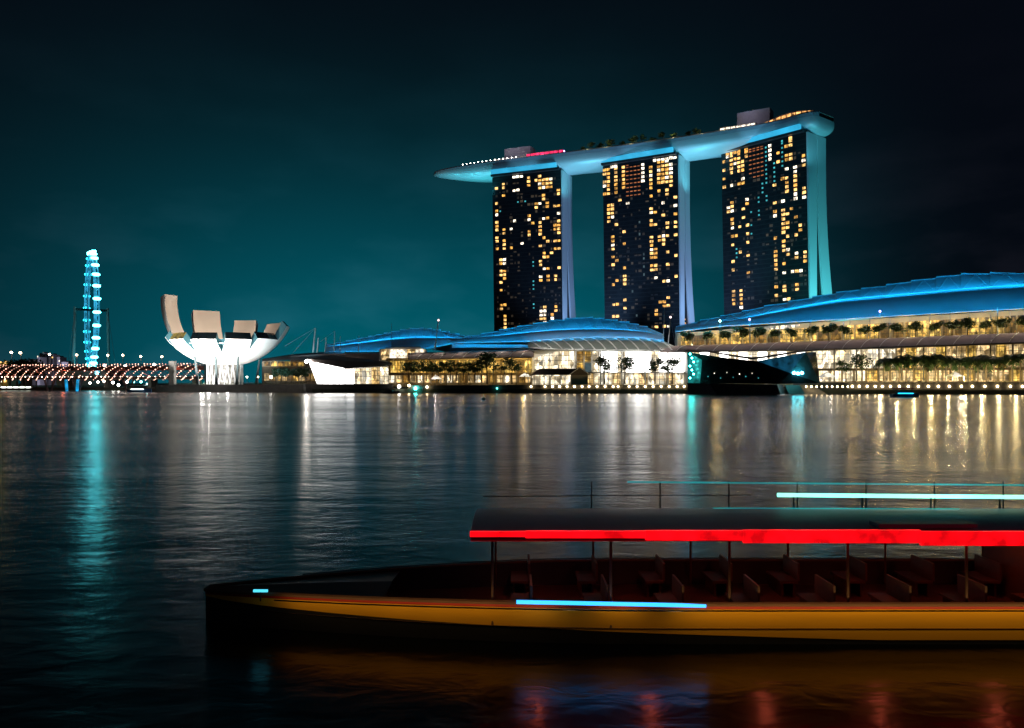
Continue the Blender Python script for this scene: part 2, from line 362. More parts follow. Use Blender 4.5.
T3W = """37:150,168,185,203,235,262;55:140,153,166,179,192,205,218,262;85:135,147,159,171,183,195,207;70:140,166,192;102:130,143,156,169,182,195,208,240,252;80:255;213:150,187,260;230:200;250:120,150,165;265:85,103,118,150,165;300:155,175,188;278:195,210;250:205;232:242;252:240,255,270,283;278:232,245,260,275,290,305;305:275,290,303;213:318,345,360,445;235:315,345,360,385,400,412;258:340,355,383,410,440;285:365,438;302:405,420;235:430,450,462,475;260:485,498;217:490,503,518,533,545;238:485,530,560;285:500,515,555;310:490,508,520;305:550;262:555;217:617,650;240:617,630,660;285:610,628;262:655;62:320,333;47:335,350;65:355,372,387;105:310,325,343,365,378;60:412,440,468;80:405,435;108:405,435,460;110:505,570;68:522,548;90:490;70:630,643,657,672;90:628,642,656,670,685"""
T3X = {'win_white': "190:130,145,160,175;255:78;268:75;281:73;294:71;305:70", 'win_orange': ";".join("%d:%s" % (c, ",".join(str(int(r)) for r in range(100, 235, 14))) for c in (118, 132, 147, 162)), 'win_teal': "180:130,142,154,166,178,190,202,214,226,238,250,290,310;158:255,270,285,300,320,340,365;205:190,202,214,226,238;233:100,112,124,136,148,160,172,185;120:355,400,430;75:480,490;70:505"}
def spec(s):
    out = []
    for part in s.split(';'):
        c, r = part.split(':'); out += [(float(c), float(y)) for y in r.split(',')]
    return out
TOWERS = [
    dict(c=at(562, 0, 710), psi=23, L=68.0, o=(485, 160, 3.937), w=T1W, x=T1X, label='hotel tower under the pointed bow of the sky park, with the fewest lit rooms'),
    dict(c=at(679, 0, 663), psi=31, L=69.0, o=(597, 145, 3.829), w=T2W, x=T2X, label='middle hotel tower with an orange lit corridor block under its top'),
    dict(c=at(807.5, 0, 602), psi=50, L=77.0, o=(715, 110, 3.464), w=T3W, x=T3X, label='hotel tower behind the large blue roof, its teal end wall splayed at the foot'),
]
def facade_material():
    m = bpy.data.materials.new('tower_curtain_wall'); m.use_nodes = True; t = m.node_tree; L = t.links.new
    b = t.nodes['Principled BSDF']; tc = N(t, 'ShaderNodeTexCoord')
    # room modules: dark glass with slightly paler balcony edges, object space (x along the facade)
    br = N(t, 'ShaderNodeTexNoise'); br.inputs['Scale'].default_value = .25; br.inputs['Detail'].default_value = 2
    L(tc.outputs['Object'], br.inputs['Vector'])
    sp = N(t, 'ShaderNodeSeparateXYZ'); L(tc.outputs['Object'], sp.inputs[0])
    fl = math_node(t, 'FRACT', math_node(t, 'DIVIDE', sp.outputs[2], 3.45))
    edge = math_node(t, 'LESS_THAN', fl, .22)
    mx = N(t, 'ShaderNodeMixRGB'); L(br.outputs['Fac'], mx.inputs[0]); mx.inputs[1].default_value = (.010, .013, .016, 1); mx.inputs[2].default_value = (.028, .034, .038, 1)
    m2 = N(t, 'ShaderNodeMixRGB'); L(edge, m2.inputs[0]); L(mx.outputs[0], m2.inputs[1]); m2.inputs[2].default_value = (.030, .034, .036, 1)
    L(m2.outputs[0], b.inputs['Base Color']); b.inputs['Roughness'].default_value = .25
    return m
M['curtain'] = facade_material()
def build_tower(T):
    C = T['c'].copy(); C.z = 0
    psi = R(T['psi']); l = Vector((-math.cos(psi), math.sin(psi), 0)); n = Vector((math.sin(psi), math.cos(psi), 0)); Lw = T['L']
    root = thing('hotel_tower', T['label'], 'tower', C, 'three hotel towers carrying the sky park')
    zb = 2.0
    off = lambda z: LEAN*(1-z/ZT)
    def P(a, dep, z): return C+l*a+n*dep+Vector((0, 0, z))
    zs = [zb+(ZT-zb)*i/16 for i in range(17)]
    def slabloft(a0, a1, f, bk):
        mbx = MB(); rows = [[P(a0, f(z), z), P(a1, f(z), z), P(a1, bk(z), z), P(a0, bk(z), z)] for z in zs]
        mbx.grid(rows, True); mbx.cap(rows[0]); mbx.cap(rows[-1]); return mbx
    splay = lambda z: 30*max(0, 1-z/172.0)**2.0
    d1 = lambda z: 12.2
    slabloft(.8, Lw, off, d1).build('glass_slab', 'curtain', root)
    slabloft(.8, Lw, lambda z: 14.0+splay(z)*.8, lambda z: 25.4+splay(z)).build('rear_slab', 'tower_body', root)
    # pale end walls standing a little proud of both slabs
    slabloft(-.5, .75, lambda z: off(z)-.6, lambda z: 12.8).build('end_wall', 'fin_wall', root)
    slabloft(-.5, .75, lambda z: 14.1+splay(z)*.8, lambda z: 26.1+splay(z)).build('end_wall', 'fin_wall', root)
    # recessed link between the slabs, with stair lights near the foot
    mbx = MB(); rows = [[P(2.5, 12.2, z), P(2.5, 14+splay(z)*.8, z)] for z in zs]; mbx.grid(rows); mbx.build('atrium_glass', 'dark_glass', root)
    mbx = MB()
    for k in range(16):
        z = 8+k*3.45
        if splay(z) > 3: mbx.slab(P(2.3, 13.3, z), P(2.3, 13.3+splay(z)*.8-.4, z), P(2.3, 13.3+splay(z)*.8-.4, z+1.3), P(2.3, 13.3, z+1.3), .1)
    mbx.build('atrium_lights', 'win_amber', root)
    # V struts holding the sky park
    for k in range(4):
        a = P(1.5, 4+k*5.8, ZT-.2)
        MB().bar(a, a+Vector((0, 0, 8))+n*2.6, .55).bar(a, a+Vector((0, 0, 8))-n*2.6, .55).build('strut', 'white_steel', root)
    # top floor recess
    mbx = MB(); mbx.hexa([P(2, 2, ZT), P(Lw-1, 2, ZT), P(Lw-1, 25, ZT), P(2, 25, ZT), P(2, 2, ZT+5), P(Lw-1, 2, ZT+5), P(Lw-1, 25, ZT+5), P(2, 25, ZT+5)]); mbx.build('top_floor', 'tower_body', root)
    ox, oy, sc = T['o']; eye = Vector((0, 0, EYE)); done = set(); cells = []
    def cell(cx, cy, m):
        d = Vector(((ox+cx/sc-CX)/F, 1, (HY-(oy+cy/sc))/F))
        # facade: C + n*LEAN + a*l + z*(k - n*LEAN/ZT) = eye + t*d
        A = Matrix(((l.x, -n.x*LEAN/ZT, -d.x), (l.y, -n.y*LEAN/ZT, -d.y), (0, 1, -d.z)))
        rhs = eye-(C+n*LEAN); a, z, t = A.inverted() @ rhs
        a = max(2.2, min(Lw-2.0, a)); i = round(a/3.55); j = int(z/3.45)
        if (i, j) in done or z > ZT+2: return
        done.add((i, j)); cells.append((i*3.55, min(j*3.45, ZT-3.45), m))
    for m, s in T['x'].items():
        for cx, cy in spec(s): cell(cx, cy, m)
    for k, (cx, cy) in enumerate(spec(T['w'])):
        cell(cx, cy, random.choice(('win_warm', 'win_warm', 'win_warm', 'win_amber', 'win_amber', 'win_white')))
    order = {'win_white': 0, 'win_warm': 1, 'win_amber': 2, 'win_teal': 3, 'win_orange': 4, 'win_dim': 5}
    cells.sort(key=lambda c: order[c[2]])
    rest = {}
    for k, (a, z, m) in enumerate(cells):
        hw = {'win_teal': .7, 'win_dim': .7, 'win_orange': 1.15}.get(m, random.choice((1.25, 1.45, 1.5)))
        hh = {'win_teal': 1.3, 'win_orange': .8}.get(m, random.choice((1.9, 2.2, 2.3)))
        z0 = z+.85
        def face(mbx): mbx.slab(P(a-hw, off(z0)-.12, z0), P(a+hw, off(z0)-.12, z0), P(a+hw, off(z0+hh)-.12, z0+hh), P(a-hw, off(z0+hh)-.12, z0+hh), .08)
        if k < 96:
            mbx = MB(); face(mbx); mbx.build('window', m, root)
        else: face(rest.setdefault(m, MB()))
    rr_ = random.Random(T['psi']); faint = MB()
    for k in range(170):      # curtained and half dark rooms
        i, j = rr_.randint(1, int(Lw/3.55)-1), rr_.randint(14, 54)
        if (i, j) in done: continue
        done.add((i, j)); a, z0 = i*3.55, j*3.45+.85; hw = rr_.choice((.6, 1.0, 1.4)); hh = rr_.choice((1.2, 2.1))
        faint.slab(P(a-hw, off(z0)-.12, z0), P(a+hw, off(z0)-.12, z0), P(a+hw, off(z0+hh)-.12, z0+hh), P(a-hw, off(z0+hh)-.12, z0+hh), .08)
    rest['win_faint'] = faint
    for m, mbx in rest.items():
        r = mbx.build('window_lights', m, root); r['kind'] = 'stuff'
    T['P'] = P; T['l'] = l; T['n'] = n; T['root'] = root
for T in TOWERS: build_tower(T)

# flood lights on the towers' end walls
for T, colr, pw in zip(TOWERS, ((.30, .54, 1), (.30, .54, 1), (.10, .85, .95)), (5.0e5, 5.0e5, 5.6e5)):
    P = T['P']
    spot('end_wall_floodlight', P(-45, -35, 12), P(0, 14, 165), pw, colr, 88, .8, 2)
    spot('end_wall_floodlight', P(-45, 45, 12), P(0, 20, 165), pw*.5, colr, 88, .8, 2)

# ------------------------------------------------------------------ sky park
def skypark():
    mids = [T['P'](T['L']/2, 14, 0) for T in TOWERS]
    ctrl = [Vector((-76, 777, 0)), mids[0], mids[1], mids[2], mids[2]-TOWERS[2]['l']*46]
    ctrl = [ctrl[0]*2-ctrl[1]]+ctrl+[ctrl[-1]*2-ctrl[-2]]
    path = []
    for i in range(1, len(ctrl)-2):
        p0, p1, p2, p3 = ctrl[i-1:i+3]
        for k in range(24):
            t = k/24
            path.append(.5*((2*p1)+(-p0+p2)*t+(2*p0-5*p1+4*p2-p3)*t*t+(-p0+3*p1-3*p2+p3)*t**3))
    path.append(ctrl[-2])
    ln = [0]
    for a, b in zip(path, path[1:]): ln.append(ln[-1]+(b-a).length)
    tot = ln[-1]
    root = thing('sky_park', 'long boat-shaped sky park lying across the tops of the three hotel towers', 'sky park', (path[0].x, path[0].y, 200))
    def width(s):
        w = 19.0
        if s < 95: w *= math.sqrt(max(0, 1-((95-s)/95)**2.1))*.99+.01
        e = tot-s
        if e < 16: w *= .55+.45*math.sqrt(max(0, 1-((16-e)/16)**2))
        return w
    def depth(s):
        h = 11.0
        if s < 95: h = 11.0*(.12+.88*math.sin(min(1, s/95)*math.pi/2)**.8)
        e = tot-s
        if e < 14: h *= .62+.38*math.sqrt(max(0, 1-((14-e)/14)**2))
        return h
    ZD = 209.0
    rowsB, rowsF, rowsD, edge = [], [], [], []
    for i, p in enumerate(path):
        d = (path[min(i+1, len(path)-1)]-path[max(i-1, 0)]).normalized(); q = Vector((d.y, -d.x, 0))   # q points to the bay
        if q.y > 0: q = -q
        s = ln[i]; wd = max(width(s), .2); h = depth(s); k = wd/19
        fz = ZD-3.2*min(1, .25+s/70)
        r = []
        for j in range(17):
            th = math.pi*j/16
            r.append(p+q*math.cos(th)*wd+Vector((0, 0, fz-(math.sin(th)**.62)*h)))
        rowsB.append(r)
        rowsF.append([p+q*wd*1.0+Vector((0, 0, fz+.02)), p+q*(wd*1.02)+Vector((0, 0, ZD-.5)), p+q*wd*.97+Vector((0, 0, ZD+.6)), p+q*wd*.93+Vector((0, 0, ZD))])
        rowsD.append([p+q*wd*.93+Vector((0, 0, ZD-.01)), p-q*wd*.97+Vector((0, 0, ZD-.01)), p-q*wd+Vector((0, 0, fz+.02))])
        edge.append((p, q, wd, d, s))
    mbx = MB(); mbx.grid(rowsB); mbx.cap(rowsB[-1]); mbx.build('hull', 'hull_clad', root, smooth=True)
    MB().grid(rowsF).build('parapet', 'fascia', root)
    MB().grid(rowsD).build('deck', 'paving', root)
    def on(s, across, z=ZD):       # across: 1 = bay edge, -1 = far edge
        i = min(range(len(ln)), key=lambda k: abs(ln[k]-s)); p, q, wd, d, _ = edge[i]; return p+q*wd*across+Vector((0, 0, z)), d
    # blue lit soffit band over each tower
    for T in TOWERS:
        mbx = MB(); n = T['n']; rows = []
        for k in range(13):
            a = lerp(4, T['L']-1, k/12)
            b = T['P'](a, -4.6, 0)
            rows.append([b+Vector((0, 0, ZT+2.4)), b-n*1.5+Vector((0, 0, ZT+5.0)), b+Vector((0, 0, ZT+6.2)), b+n*2.5+Vector((0, 0, ZT+5.8)), b+n*2.5+Vector((0, 0, ZT+2.4))])
        mbx.grid(rows, True); mbx.cap(rows[0]); mbx.cap(rows[-1])
        mbx.build('soffit_light', 'soffit_blue', root)
        mbx = MB(); P = T['P']; La = T['L']
        mbx.hexa([P(2, -3.5, ZT+.3), P(La, -3.5, ZT+.3), P(La, 28, ZT+.3), P(2, 28, ZT+.3), P(2, -3.5, ZT+2.2), P(La, -3.5, ZT+2.2), P(La, 28, ZT+2.2), P(2, 28, ZT+2.2)])
        mbx.build('bearing_slab', 'dark_steel', root)
    # lift cores
    for s, a0, lg, hh in ((90, -.1, 26, 14.5), (tot-60, -.1, 26, 17)):
        c, d = on(s, a0); rz = math.atan2(d.y, d.x)
        MB().box(c+Vector((0, 0, hh/2-.2)), (lg, 12, hh), rz).build('lift_core', 'core_grey', root)
    # long low rooftop buildings with lit windows
    def pavilion(s0, s1, across, h, m, bend=0.0):
        mbx = MB(); mw = MB(); rows = []; pr = []
        K = 9
        for k in range(K+1):
            c, d = on(lerp(s0, s1, k/K), across); c2, _ = on(lerp(s0, s1, k/K), across-.35)
            up = Vector((0, 0, h+bend*math.sin(math.pi*k/K)))
            rows.append([c+Vector((0, 0, -.2)), c+up, c2+up, c2+Vector((0, 0, -.2))]); pr.append((c, up))
        mbx.grid(rows, True); mbx.cap(rows[0]); mbx.cap(rows[-1]); b = mbx.build('roof_pavilion', 'fascia', root)
        for (c, u), (c1, u1) in zip(pr, pr[1:]):
            nn = Vector(((c1-c).y, -(c1-c).x, 0)).normalized(); nn = -nn if nn.y > 0 else nn
            f0, f1 = .12, .88
            A = c.lerp(c1, f0)+nn*.25; B = c.lerp(c1, f1)+nn*.25
            MB().slab(A+u*.35, B+u1*.35, B+u1*.85, A+u*.85, .1).build('lit_window', m, b)
    pavilion(70, 106, .45, 4.2, 'win_white')
    pavilion(tot-88, tot-56, .55, 5.0, 'win_white')
    pavilion(tot-52, tot-5, .45, 3.6, 'bar_amber', 4.0)
    pavilion(102, 140, .75, 4.2, 'win_red')
    # deck edge lights
    for k in range(17):
        c, d = on(40+k*3.4, .90, ZD+1.5); MB().ball(c, .36, 6, 4).build('deck_light', 'bulb_white', root)
    for s in (30,): MB().ball(on(s, .3, ZD+2.5)[0], .9, 6, 4).build('deck_light', 'bulb_white', root)
    for s in (112, 126, 139): MB().ball(on(s, .66, ZD+3)[0], .7, 6, 4).build('deck_light', 'bulb_purple', root)
    for s in (168, 181, 196, 207, 221, 232, 243, 251, 262, 270, 281, 290): MB().ball(on(s, .7, ZD+1.4)[0], .45, 6, 4).build('deck_light', 'win_warm', root)
    for s in range(160, 300, 20): point('garden_lamp', on(s, .92, ZD+4)[0], 420, (1, .85, .4), .3)
    return root, on, tot, ZD
sky_root, on_park, park_len, ZD = skypark()
# belly floods: on the tower heads beside each tower, washing the hull's underside
for T in TOWERS:
    P = T['P']; La = T['L']
    for a, dn, z, pw in ((La+17, -14, 160, 1.9), (La*.5, -30, 184, .8), (-15, -14, 160, 1.9)):
        c = P(a, dn, z); spot('hull_floodlight', c, P(a, 4 if dn > -20 else -8, 207), 1.7e4*pw, (.16, .62, .95) if dn < -20 else (.11, .66, .82), 110 if dn > -20 else 62, .7, 2)
for s_, pw in ((14, .5), (40, .8), (66, 1.0)):
    c, d = on_park(s_, 1.0, 178); spot('hull_floodlight', c, on_park(s_, .2, 205)[0], 2.0e4*pw, (.06, .72, .85), 128, .7, 2)
for s_ in (116, park_len-66, 86): point('core_fill_lamp', on_park(s_, .95, ZD+16)[0], 2200, (.8, .75, 1), 1)  # fill lamps added above the deck to brighten the lift cores

# ------------------------------------------------------------------ plants: prototypes and helpers
def leaf_cloud(mbx, c, rad, n, size, flat=1.0, rnd=random):
    for _ in range(n):
        while True:
            p = Vector((rnd.uniform(-1, 1), rnd.uniform(-1, 1), rnd.uniform(-1, 1)))
            if p.length <= 1: break
        p = Vector(c)+Vector((p.x*rad, p.y*rad, p.z*rad*flat))
        u = Vector((rnd.uniform(-1, 1), rnd.uniform(-1, 1), rnd.uniform(-.6, .6))).normalized()
        v = u.cross(Vector((rnd.uniform(-1, 1), rnd.uniform(-1, 1), rnd.uniform(-1, 1)))).normalized()
        s = size*rnd.uniform(.6, 1.3)
        mbx.poly(p-u*s, p-v*s*.45, p+u*s, p+v*s*.45)
def make_tree(h, cr, seed, m='leaf', clumps=9, per=60, label='', cat='tree', group=None, leaf=.34):
    rnd = random.Random(seed)
    root = thing('broadleaf_tree', label, cat, (0, 0, 0), group)
    t = MB(); t.tube([(0, 0, 0), (.1, 0, h*.3), (-.1, .1, h*.62)], [h*.03, h*.024, h*.012])
    cr_b = MB()
    for k in range(clumps):
        a = rnd.uniform(0, 6.28); q = rnd.uniform(.15, .75)*cr; z = h*rnd.uniform(.52, .9)
        c = Vector((math.cos(a)*q, math.sin(a)*q, z))
        t.tube([(-.05, .05, h*.5), tuple(c*.6+Vector((0, 0, h*.2))), tuple(c)], [h*.012, h*.008, h*.004], 4)
        leaf_cloud(cr_b, c, cr*rnd.uniform(.34, .5), per, leaf, .75, rnd)
    t.build('trunk', 'bark', root); cr_b.build('crown', m, root); return root
def make_palm(h, seed, label, group, m='leaf'):
    rnd = random.Random(seed); root = thing('palm_tree', label, 'palm', (0, 0, 0), group)
    t = MB(); t.tube([(0, 0, 0), (.12, 0, h*.4), (.05, .05, h*.8)], [h*.028, h*.02, h*.016]); t.build('trunk', 'bark', root)
    c = MB(); top = Vector((.05, .05, h*.8))
    for k in range(17):
        a = k*2.399+rnd.uniform(-.2, .2); lift = rnd.uniform(.1, .95); ln = h*.35*rnd.uniform(.85, 1.15)
        d = Vector((math.cos(a), math.sin(a), 0)); pts = []
        for j in range(6):
            s = j/5; pts.append(top+d*ln*s*(1-.15*lift)+Vector((0, 0, ln*(lift*s*1.25-1.0*s*s))))
        side = Vector((-d.y, d.x, 0))
        for j in range(5):
            for sgn in (-1, 1):
                for q in (0, .5):
                    b = pts[j].lerp(pts[j+1], q); wl = ln*.30*(1-abs((j+q)/5-.45)*.9)
                    c.poly(b, b+(pts[j+1]-pts[j])*.42, b+(pts[j+1]-pts[j])*.6+side*sgn*wl-Vector((0, 0, wl*.45)), b+(pts[j+1]-pts[j])*.25+side*sgn*wl*.9-Vector((0, 0, wl*.42)))
    c.build('crown', m, root); return root

# ------------------------------------------------------------------ shopping malls along the quay
BLUE = (.006, .45, 1.0); WARM = (1, .66, .18)
def swept_roof(root, px0, px1, step, low, mid, top, off_low, off_mid, off_top, off_back, drop):
    """blue membrane roof: a lower band, and a stepped upper row of panels, falling away to the far side"""
    pxs = [px0+(px1-px0)*i/40 for i in range(41)]
    A = [pt(p, interp(low, p), off_low) for p in pxs]; B = [pt(p, interp(mid, p), off_mid) for p in pxs]
    mbx = MB(); rows = []
    for a, b in zip(A, B):
        rows.append([a+(b-a)*t+Vector((0, 0, math.sin(math.pi*t)*1.6)) for t in (0, .25, .5, .75, 1)])
    mbx.grid(rows); mbx.build('roof_band', 'roof_blue', root, smooth=True)
    MB().tube([b+Vector((0, -.25, .1)) for b in B], .38, 6).build('roof_rib', 'roof_edge', root)
    MB().tube([a+Vector((0, -.2, -.2)) for a in A], .45, 6).build('eave', 'roof_edge', root)
    n = len(step)-1
    for k in range(n):
        p0, p1 = step[k], step[k+1]-.15
        y0 = interp(top, p0); y1 = interp(top, p1)
        a0, a1 = pt(p0, interp(mid, p0), off_mid+.3), pt(p1, interp(mid, p1), off_mid+.3)
        t0, t1 = pt(p0, y0-.6, off_top), pt(p1, y1+.9, off_top)
        if p1 > step[n//2] and y1 > y0: t0, t1 = pt(p0, y0+.9, off_top), pt(p1, y1-.6, off_top)
        pan = MB().slab(a0, a1, t1, t0, -.35).build('roof_panel', 'roof_blue', root)
        MB().bar(t0+Vector((0, -.1, .2)), t1+Vector((0, -.1, .2)), .32, 5).build('panel_edge', 'roof_edge', pan)
        m_ = t0.lerp(t1, .5); f0, f1 = a0.lerp(a1, .05), a0.lerp(a1, .95); dv = Vector((0, -.35, .1))
        MB().bar(f0+dv, m_+dv, .16, 4).bar(m_+dv, f1+dv, .16, 4).build('truss', 'roof_edge', pan)
    rows = []
    for p in pxs:
        t = pt(p, interp(top, p)+1.2, off_top); e = pt(p, interp(top, p)+drop, off_back)
        rows.append([t, t.lerp(e, .5)+Vector((0, 0, 2)), e])
    MB().grid(rows).build('roof_back', 'roof_blue', root, smooth=True)

def glass_canopy(root, px0, px1, top, low, off_top, off_low, gap):
    pxs = [px0+(px1-px0)*i/24 for i in range(25)]
    rows = []
    for p in pxs:
        a, b = pt(p, interp(low, p), off_low), pt(p, interp(top, p), off_top)
        rows.append([a+(b-a)*t+Vector((0, 0, math.sin(math.pi*t)*.9)) for t in (0, .2, .4, .6, .8, 1)])
    can = MB().grid(rows).build('glass_canopy', 'canopy', root, smooth=True)
    mbx = MB(); p = px0+2
    while p < px1-2:
        a, b = pt(p-5, interp(low, p), off_low), pt(p+5, interp(top, p), off_top)
        mbx.tube([a+(b-a)*t+Vector((0, -.2, math.sin(math.pi*t)*.9+.18)) for t in (0, .2, .4, .6, .8, 1)], .14, 4)
        p += gap
    mbx.build('canopy_mullions', 'white_steel', can)
    MB().tube([pt(p, interp(low, p), off_low-.1) for p in pxs], .28, 5).build('gutter', 'canopy', can)
    return can
def bays(root, px0, px1, n, top, bot, off, mats, name='shop_window', gapf=.06):
    for k in range(n):
        a, b = lerp(px0, px1, (k+gapf)/n), lerp(px0, px1, (k+1-gapf)/n)
        m = mats[k % len(mats)] if not callable(mats) else mats(k)
        MB().slab(pt(a, interp(bot, a), off), pt(b, interp(bot, b), off), pt(b, interp(top, b), off), pt(a, interp(top, a), off), .2).build(name, m, root)
def strip(root, px0, px1, top, bot, off, dep, name, m, steps=8):
    rows = []
    for i in range(steps+1):
        p = lerp(px0, px1, i/steps); a = pt(p, interp(bot, p), off); b = pt(p, interp(top, p), off); q = Vector((0, dep, 0))
        rows.append([a, b, b+q, a+q])
    mbx = MB().grid(rows, True); mbx.cap(rows[0]); mbx.cap(rows[-1]); return mbx.build(name, m, root)
K = lambda y: [(0, y), (2000, y)]

# ---- mall C, the long one with the large blue roof
rootC = thing('shopping_mall', 'long shopping mall under the largest rising blue roof, palms along its lit windows', 'mall', ptz(860, ZL, 60), 'shopping mall halls along the quay')
lowC = [(675, 331.5), (720, 326), (820, 320), (920, 314), (1024, 308), (1110, 304)]
midC = [(675, 329), (700, 326.5), (740, 319.5), (765, 314), (800, 307), (840, 300), (880, 296.5), (920, 293), (970, 288.5), (1024, 285), (1110, 282)]
topC = [(675, 328), (700, 321), (740, 312.5), (765, 306.5), (800, 300), (840, 292.5), (880, 286.5), (920, 280), (960, 274.5), (1000, 273), (1024, 273), (1110, 276)]
stepC = [676, 700, 720, 742, 764, 788, 812, 836, 861, 886, 911, 936, 961, 990, 1020, 1050, 1080, 1108]
swept_roof(rootC, 675, 1108, stepC, lowC, midC, topC, 48, 58, 68, 130, 42)
canT = [(640, 347), (700, 345), (820, 341), (1024, 332.5), (1110, 329)]; canL = [(640, 352), (700, 352), (820, 349.5), (1024, 342.5), (1110, 339)]
glass_canopy(rootC, 660, 1108, canT, canL, 38, 24, 18.5)
terrT = lambda o: [(675, 333.5), (820, 322), (1024, 310), (1110, 306)]
strip(rootC, 677, 1108, terrT(0), [(675, 348), (820, 342), (1024, 334), (1110, 331)], 54, 6, 'terrace_wall', 'terrace_wall', 14)
strip(rootC, 677, 1108, [(675, 346.4), (820, 341), (1024, 333.0), (1110, 330)], [(675, 348), (820, 343.0), (1024, 335), (1110, 332)], 38.5, 16, 'terrace_floor', 'brown_slab', 14)
yel = lambda k: ('shop_yellow', 'shop_yellow', 'cafe_dim', 'shop_yellow', 'cafe_dim')[(k*7) % 5]
bays(rootC, 680, 1104, 34, [(675, 337), (820, 327), (1024, 315), (1110, 311)], [(675, 346.5), (820, 340.5), (1024, 332.5), (1110, 329)], 53.6, yel, 'terrace_window', .08)
bays(rootC, 760, 800, 2, [(675, 334), (820, 322.8), (1024, 312)], [(675, 337), (820, 325.5), (1024, 313)], 53.6, ['shop_cool'], 'terrace_window', .03)
# shop front below the canopy
scT = [(640, 353.5), (820, 351), (1024, 344), (1110, 340.5)]
shopC = lambda k: 'shop_cool' if k < 9 else ('shop_white', 'shop_white', 'shop_yellow')[(k*5) % 3] if k < 24 else ('shop_yellow', 'shop_white')[k % 2]
bays(rootC, 806, 1106, 30, scT, [(600, 369.5), (1110, 367)], 36, shopC, 'shop_window', .035)
bays(rootC, 806, 1106, 25, [(600, 372), (1110, 369.5)], [(600, 382), (1110, 380.5)], 36, lambda k: ('shop_white', 'shop_white', 'shop_white', 'shop_yellow')[(k*3) % 4] if k > 4 else 'shop_cool', 'shop_window', .10)
strip(rootC, 803, 1108, [(600, 369.6), (1110, 367.0)], [(600, 371.9), (1110, 369.4)], 35, 3, 'mezzanine_edge', 'brown_slab')
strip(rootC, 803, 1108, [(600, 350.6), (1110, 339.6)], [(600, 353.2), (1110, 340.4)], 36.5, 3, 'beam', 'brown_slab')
strip(rootC, 803, 1108, [(800, 351), (1024, 343.5), (1110, 339.6)], [(600, 387), (1110, 387)], 37.2, 4, 'rear_wall', 'terrace_wall', 12)
for k in range(14):
    p = 812+k*22.3
    MB().bar(ptz(p, ZL, 33), pt(p, interp(scT, p)-1, 33), .45, 8).build('column', 'concrete', rootC)
for k in range(22):
    p = 690+k*20; d = pt(p, interp([(675, 347), (820, 341.5), (1024, 333), (1110, 330)], p), 41)
    MB().bar(d, pt(p, interp(lowC, p)+.6, 49), .22, 6).build('column', 'steel', rootC)
bays(rootC, 690, 806, 12, K(352.0), K(368.5), 35, ['shop_cool', 'pavilion_white'], 'shop_window', .03)
strip(rootC, 688, 806, K(351), K(387), 37.2, 4, 'rear_wall', 'terrace_wall')
# ---- mall B, the middle hall with the arched glass mouth
rootB = thing('shopping_mall', 'middle mall hall with an arched white ribbed entrance under a stepped blue roof', 'mall', ptz(570, ZL, 60), 'shopping mall halls along the quay')
topB = [(450, 339.5), (481, 334.5), (517, 327), (549, 321.5), (581, 317.3), (605, 318.8), (630, 323), (648, 327.5), (664, 336)]
midB = [(450, 340.5), (481, 338), (517, 333.5), (549, 330.5), (581, 329), (605, 329), (630, 330.5), (648, 332.5), (664, 338)]
lowB = [(450, 342.5), (528, 341), (562, 338), (600, 336.6), (641, 337.2), (664, 340)]
swept_roof(rootB, 450, 664, [451, 466, 481, 499, 517, 533, 549, 565, 581, 593, 605, 618, 630, 639, 648, 663], lowB, midB, topB, 44, 54, 62, 120, 24)
# white ribs of the glass arch below the roof
ribB = [(540, 349), (560, 346.2), (590, 346.0), (620, 346), (650, 347), (680, 350)]
rows = []; mbx = MB()
for i in range(25):
    p = lerp(528, 676, i/24); lo = pt(p, interp([(528, 347.5), (560, 349.6), (600, 350.2), (640, 350.2), (676, 351)], p), 27); hi = pt(p, interp([(528, 342.5), (562, 339), (600, 337.6), (641, 338.2), (664, 341), (676, 347.0)], p), 43)
    rows.append([lo.lerp(hi, t)+Vector((0, 0, math.sin(math.pi*t)*1.3)) for t in (0, .25, .5, .75, 1)])
arch = MB().grid(rows).build('arch_glass', 'arch_glass', rootB, smooth=True)
for k in range(13):
    p = 531+k*11; lo = pt(p+9, interp([(528, 347.5), (560, 349.6), (600, 350.2), (640, 350.2), (690, 351)], p), 26.6); hi = pt(p-6, interp([(520, 342.5), (562, 339), (600, 337.6), (641, 338.2), (664, 341), (676, 346.5)], p), 43)
    MB().tube([lo.lerp(hi, t)+Vector((0, -.3, math.sin(math.pi*t)*1.3+.3)) for t in (0, .25, .5, .75, 1)], .42, 5).build('arch_rib', 'white_steel', arch)
MB().tube([r[0]+Vector((0, -.3, 0)) for r in rows], .5, 5).build('arch_edge', 'white_steel', arch)
strip(rootB, 452, 566, [(450, 344), (566, 345)], [(450, 347.5), (520, 347.8), (566, 348.2)], 43, 5, 'lower_eave', 'roof_blue')
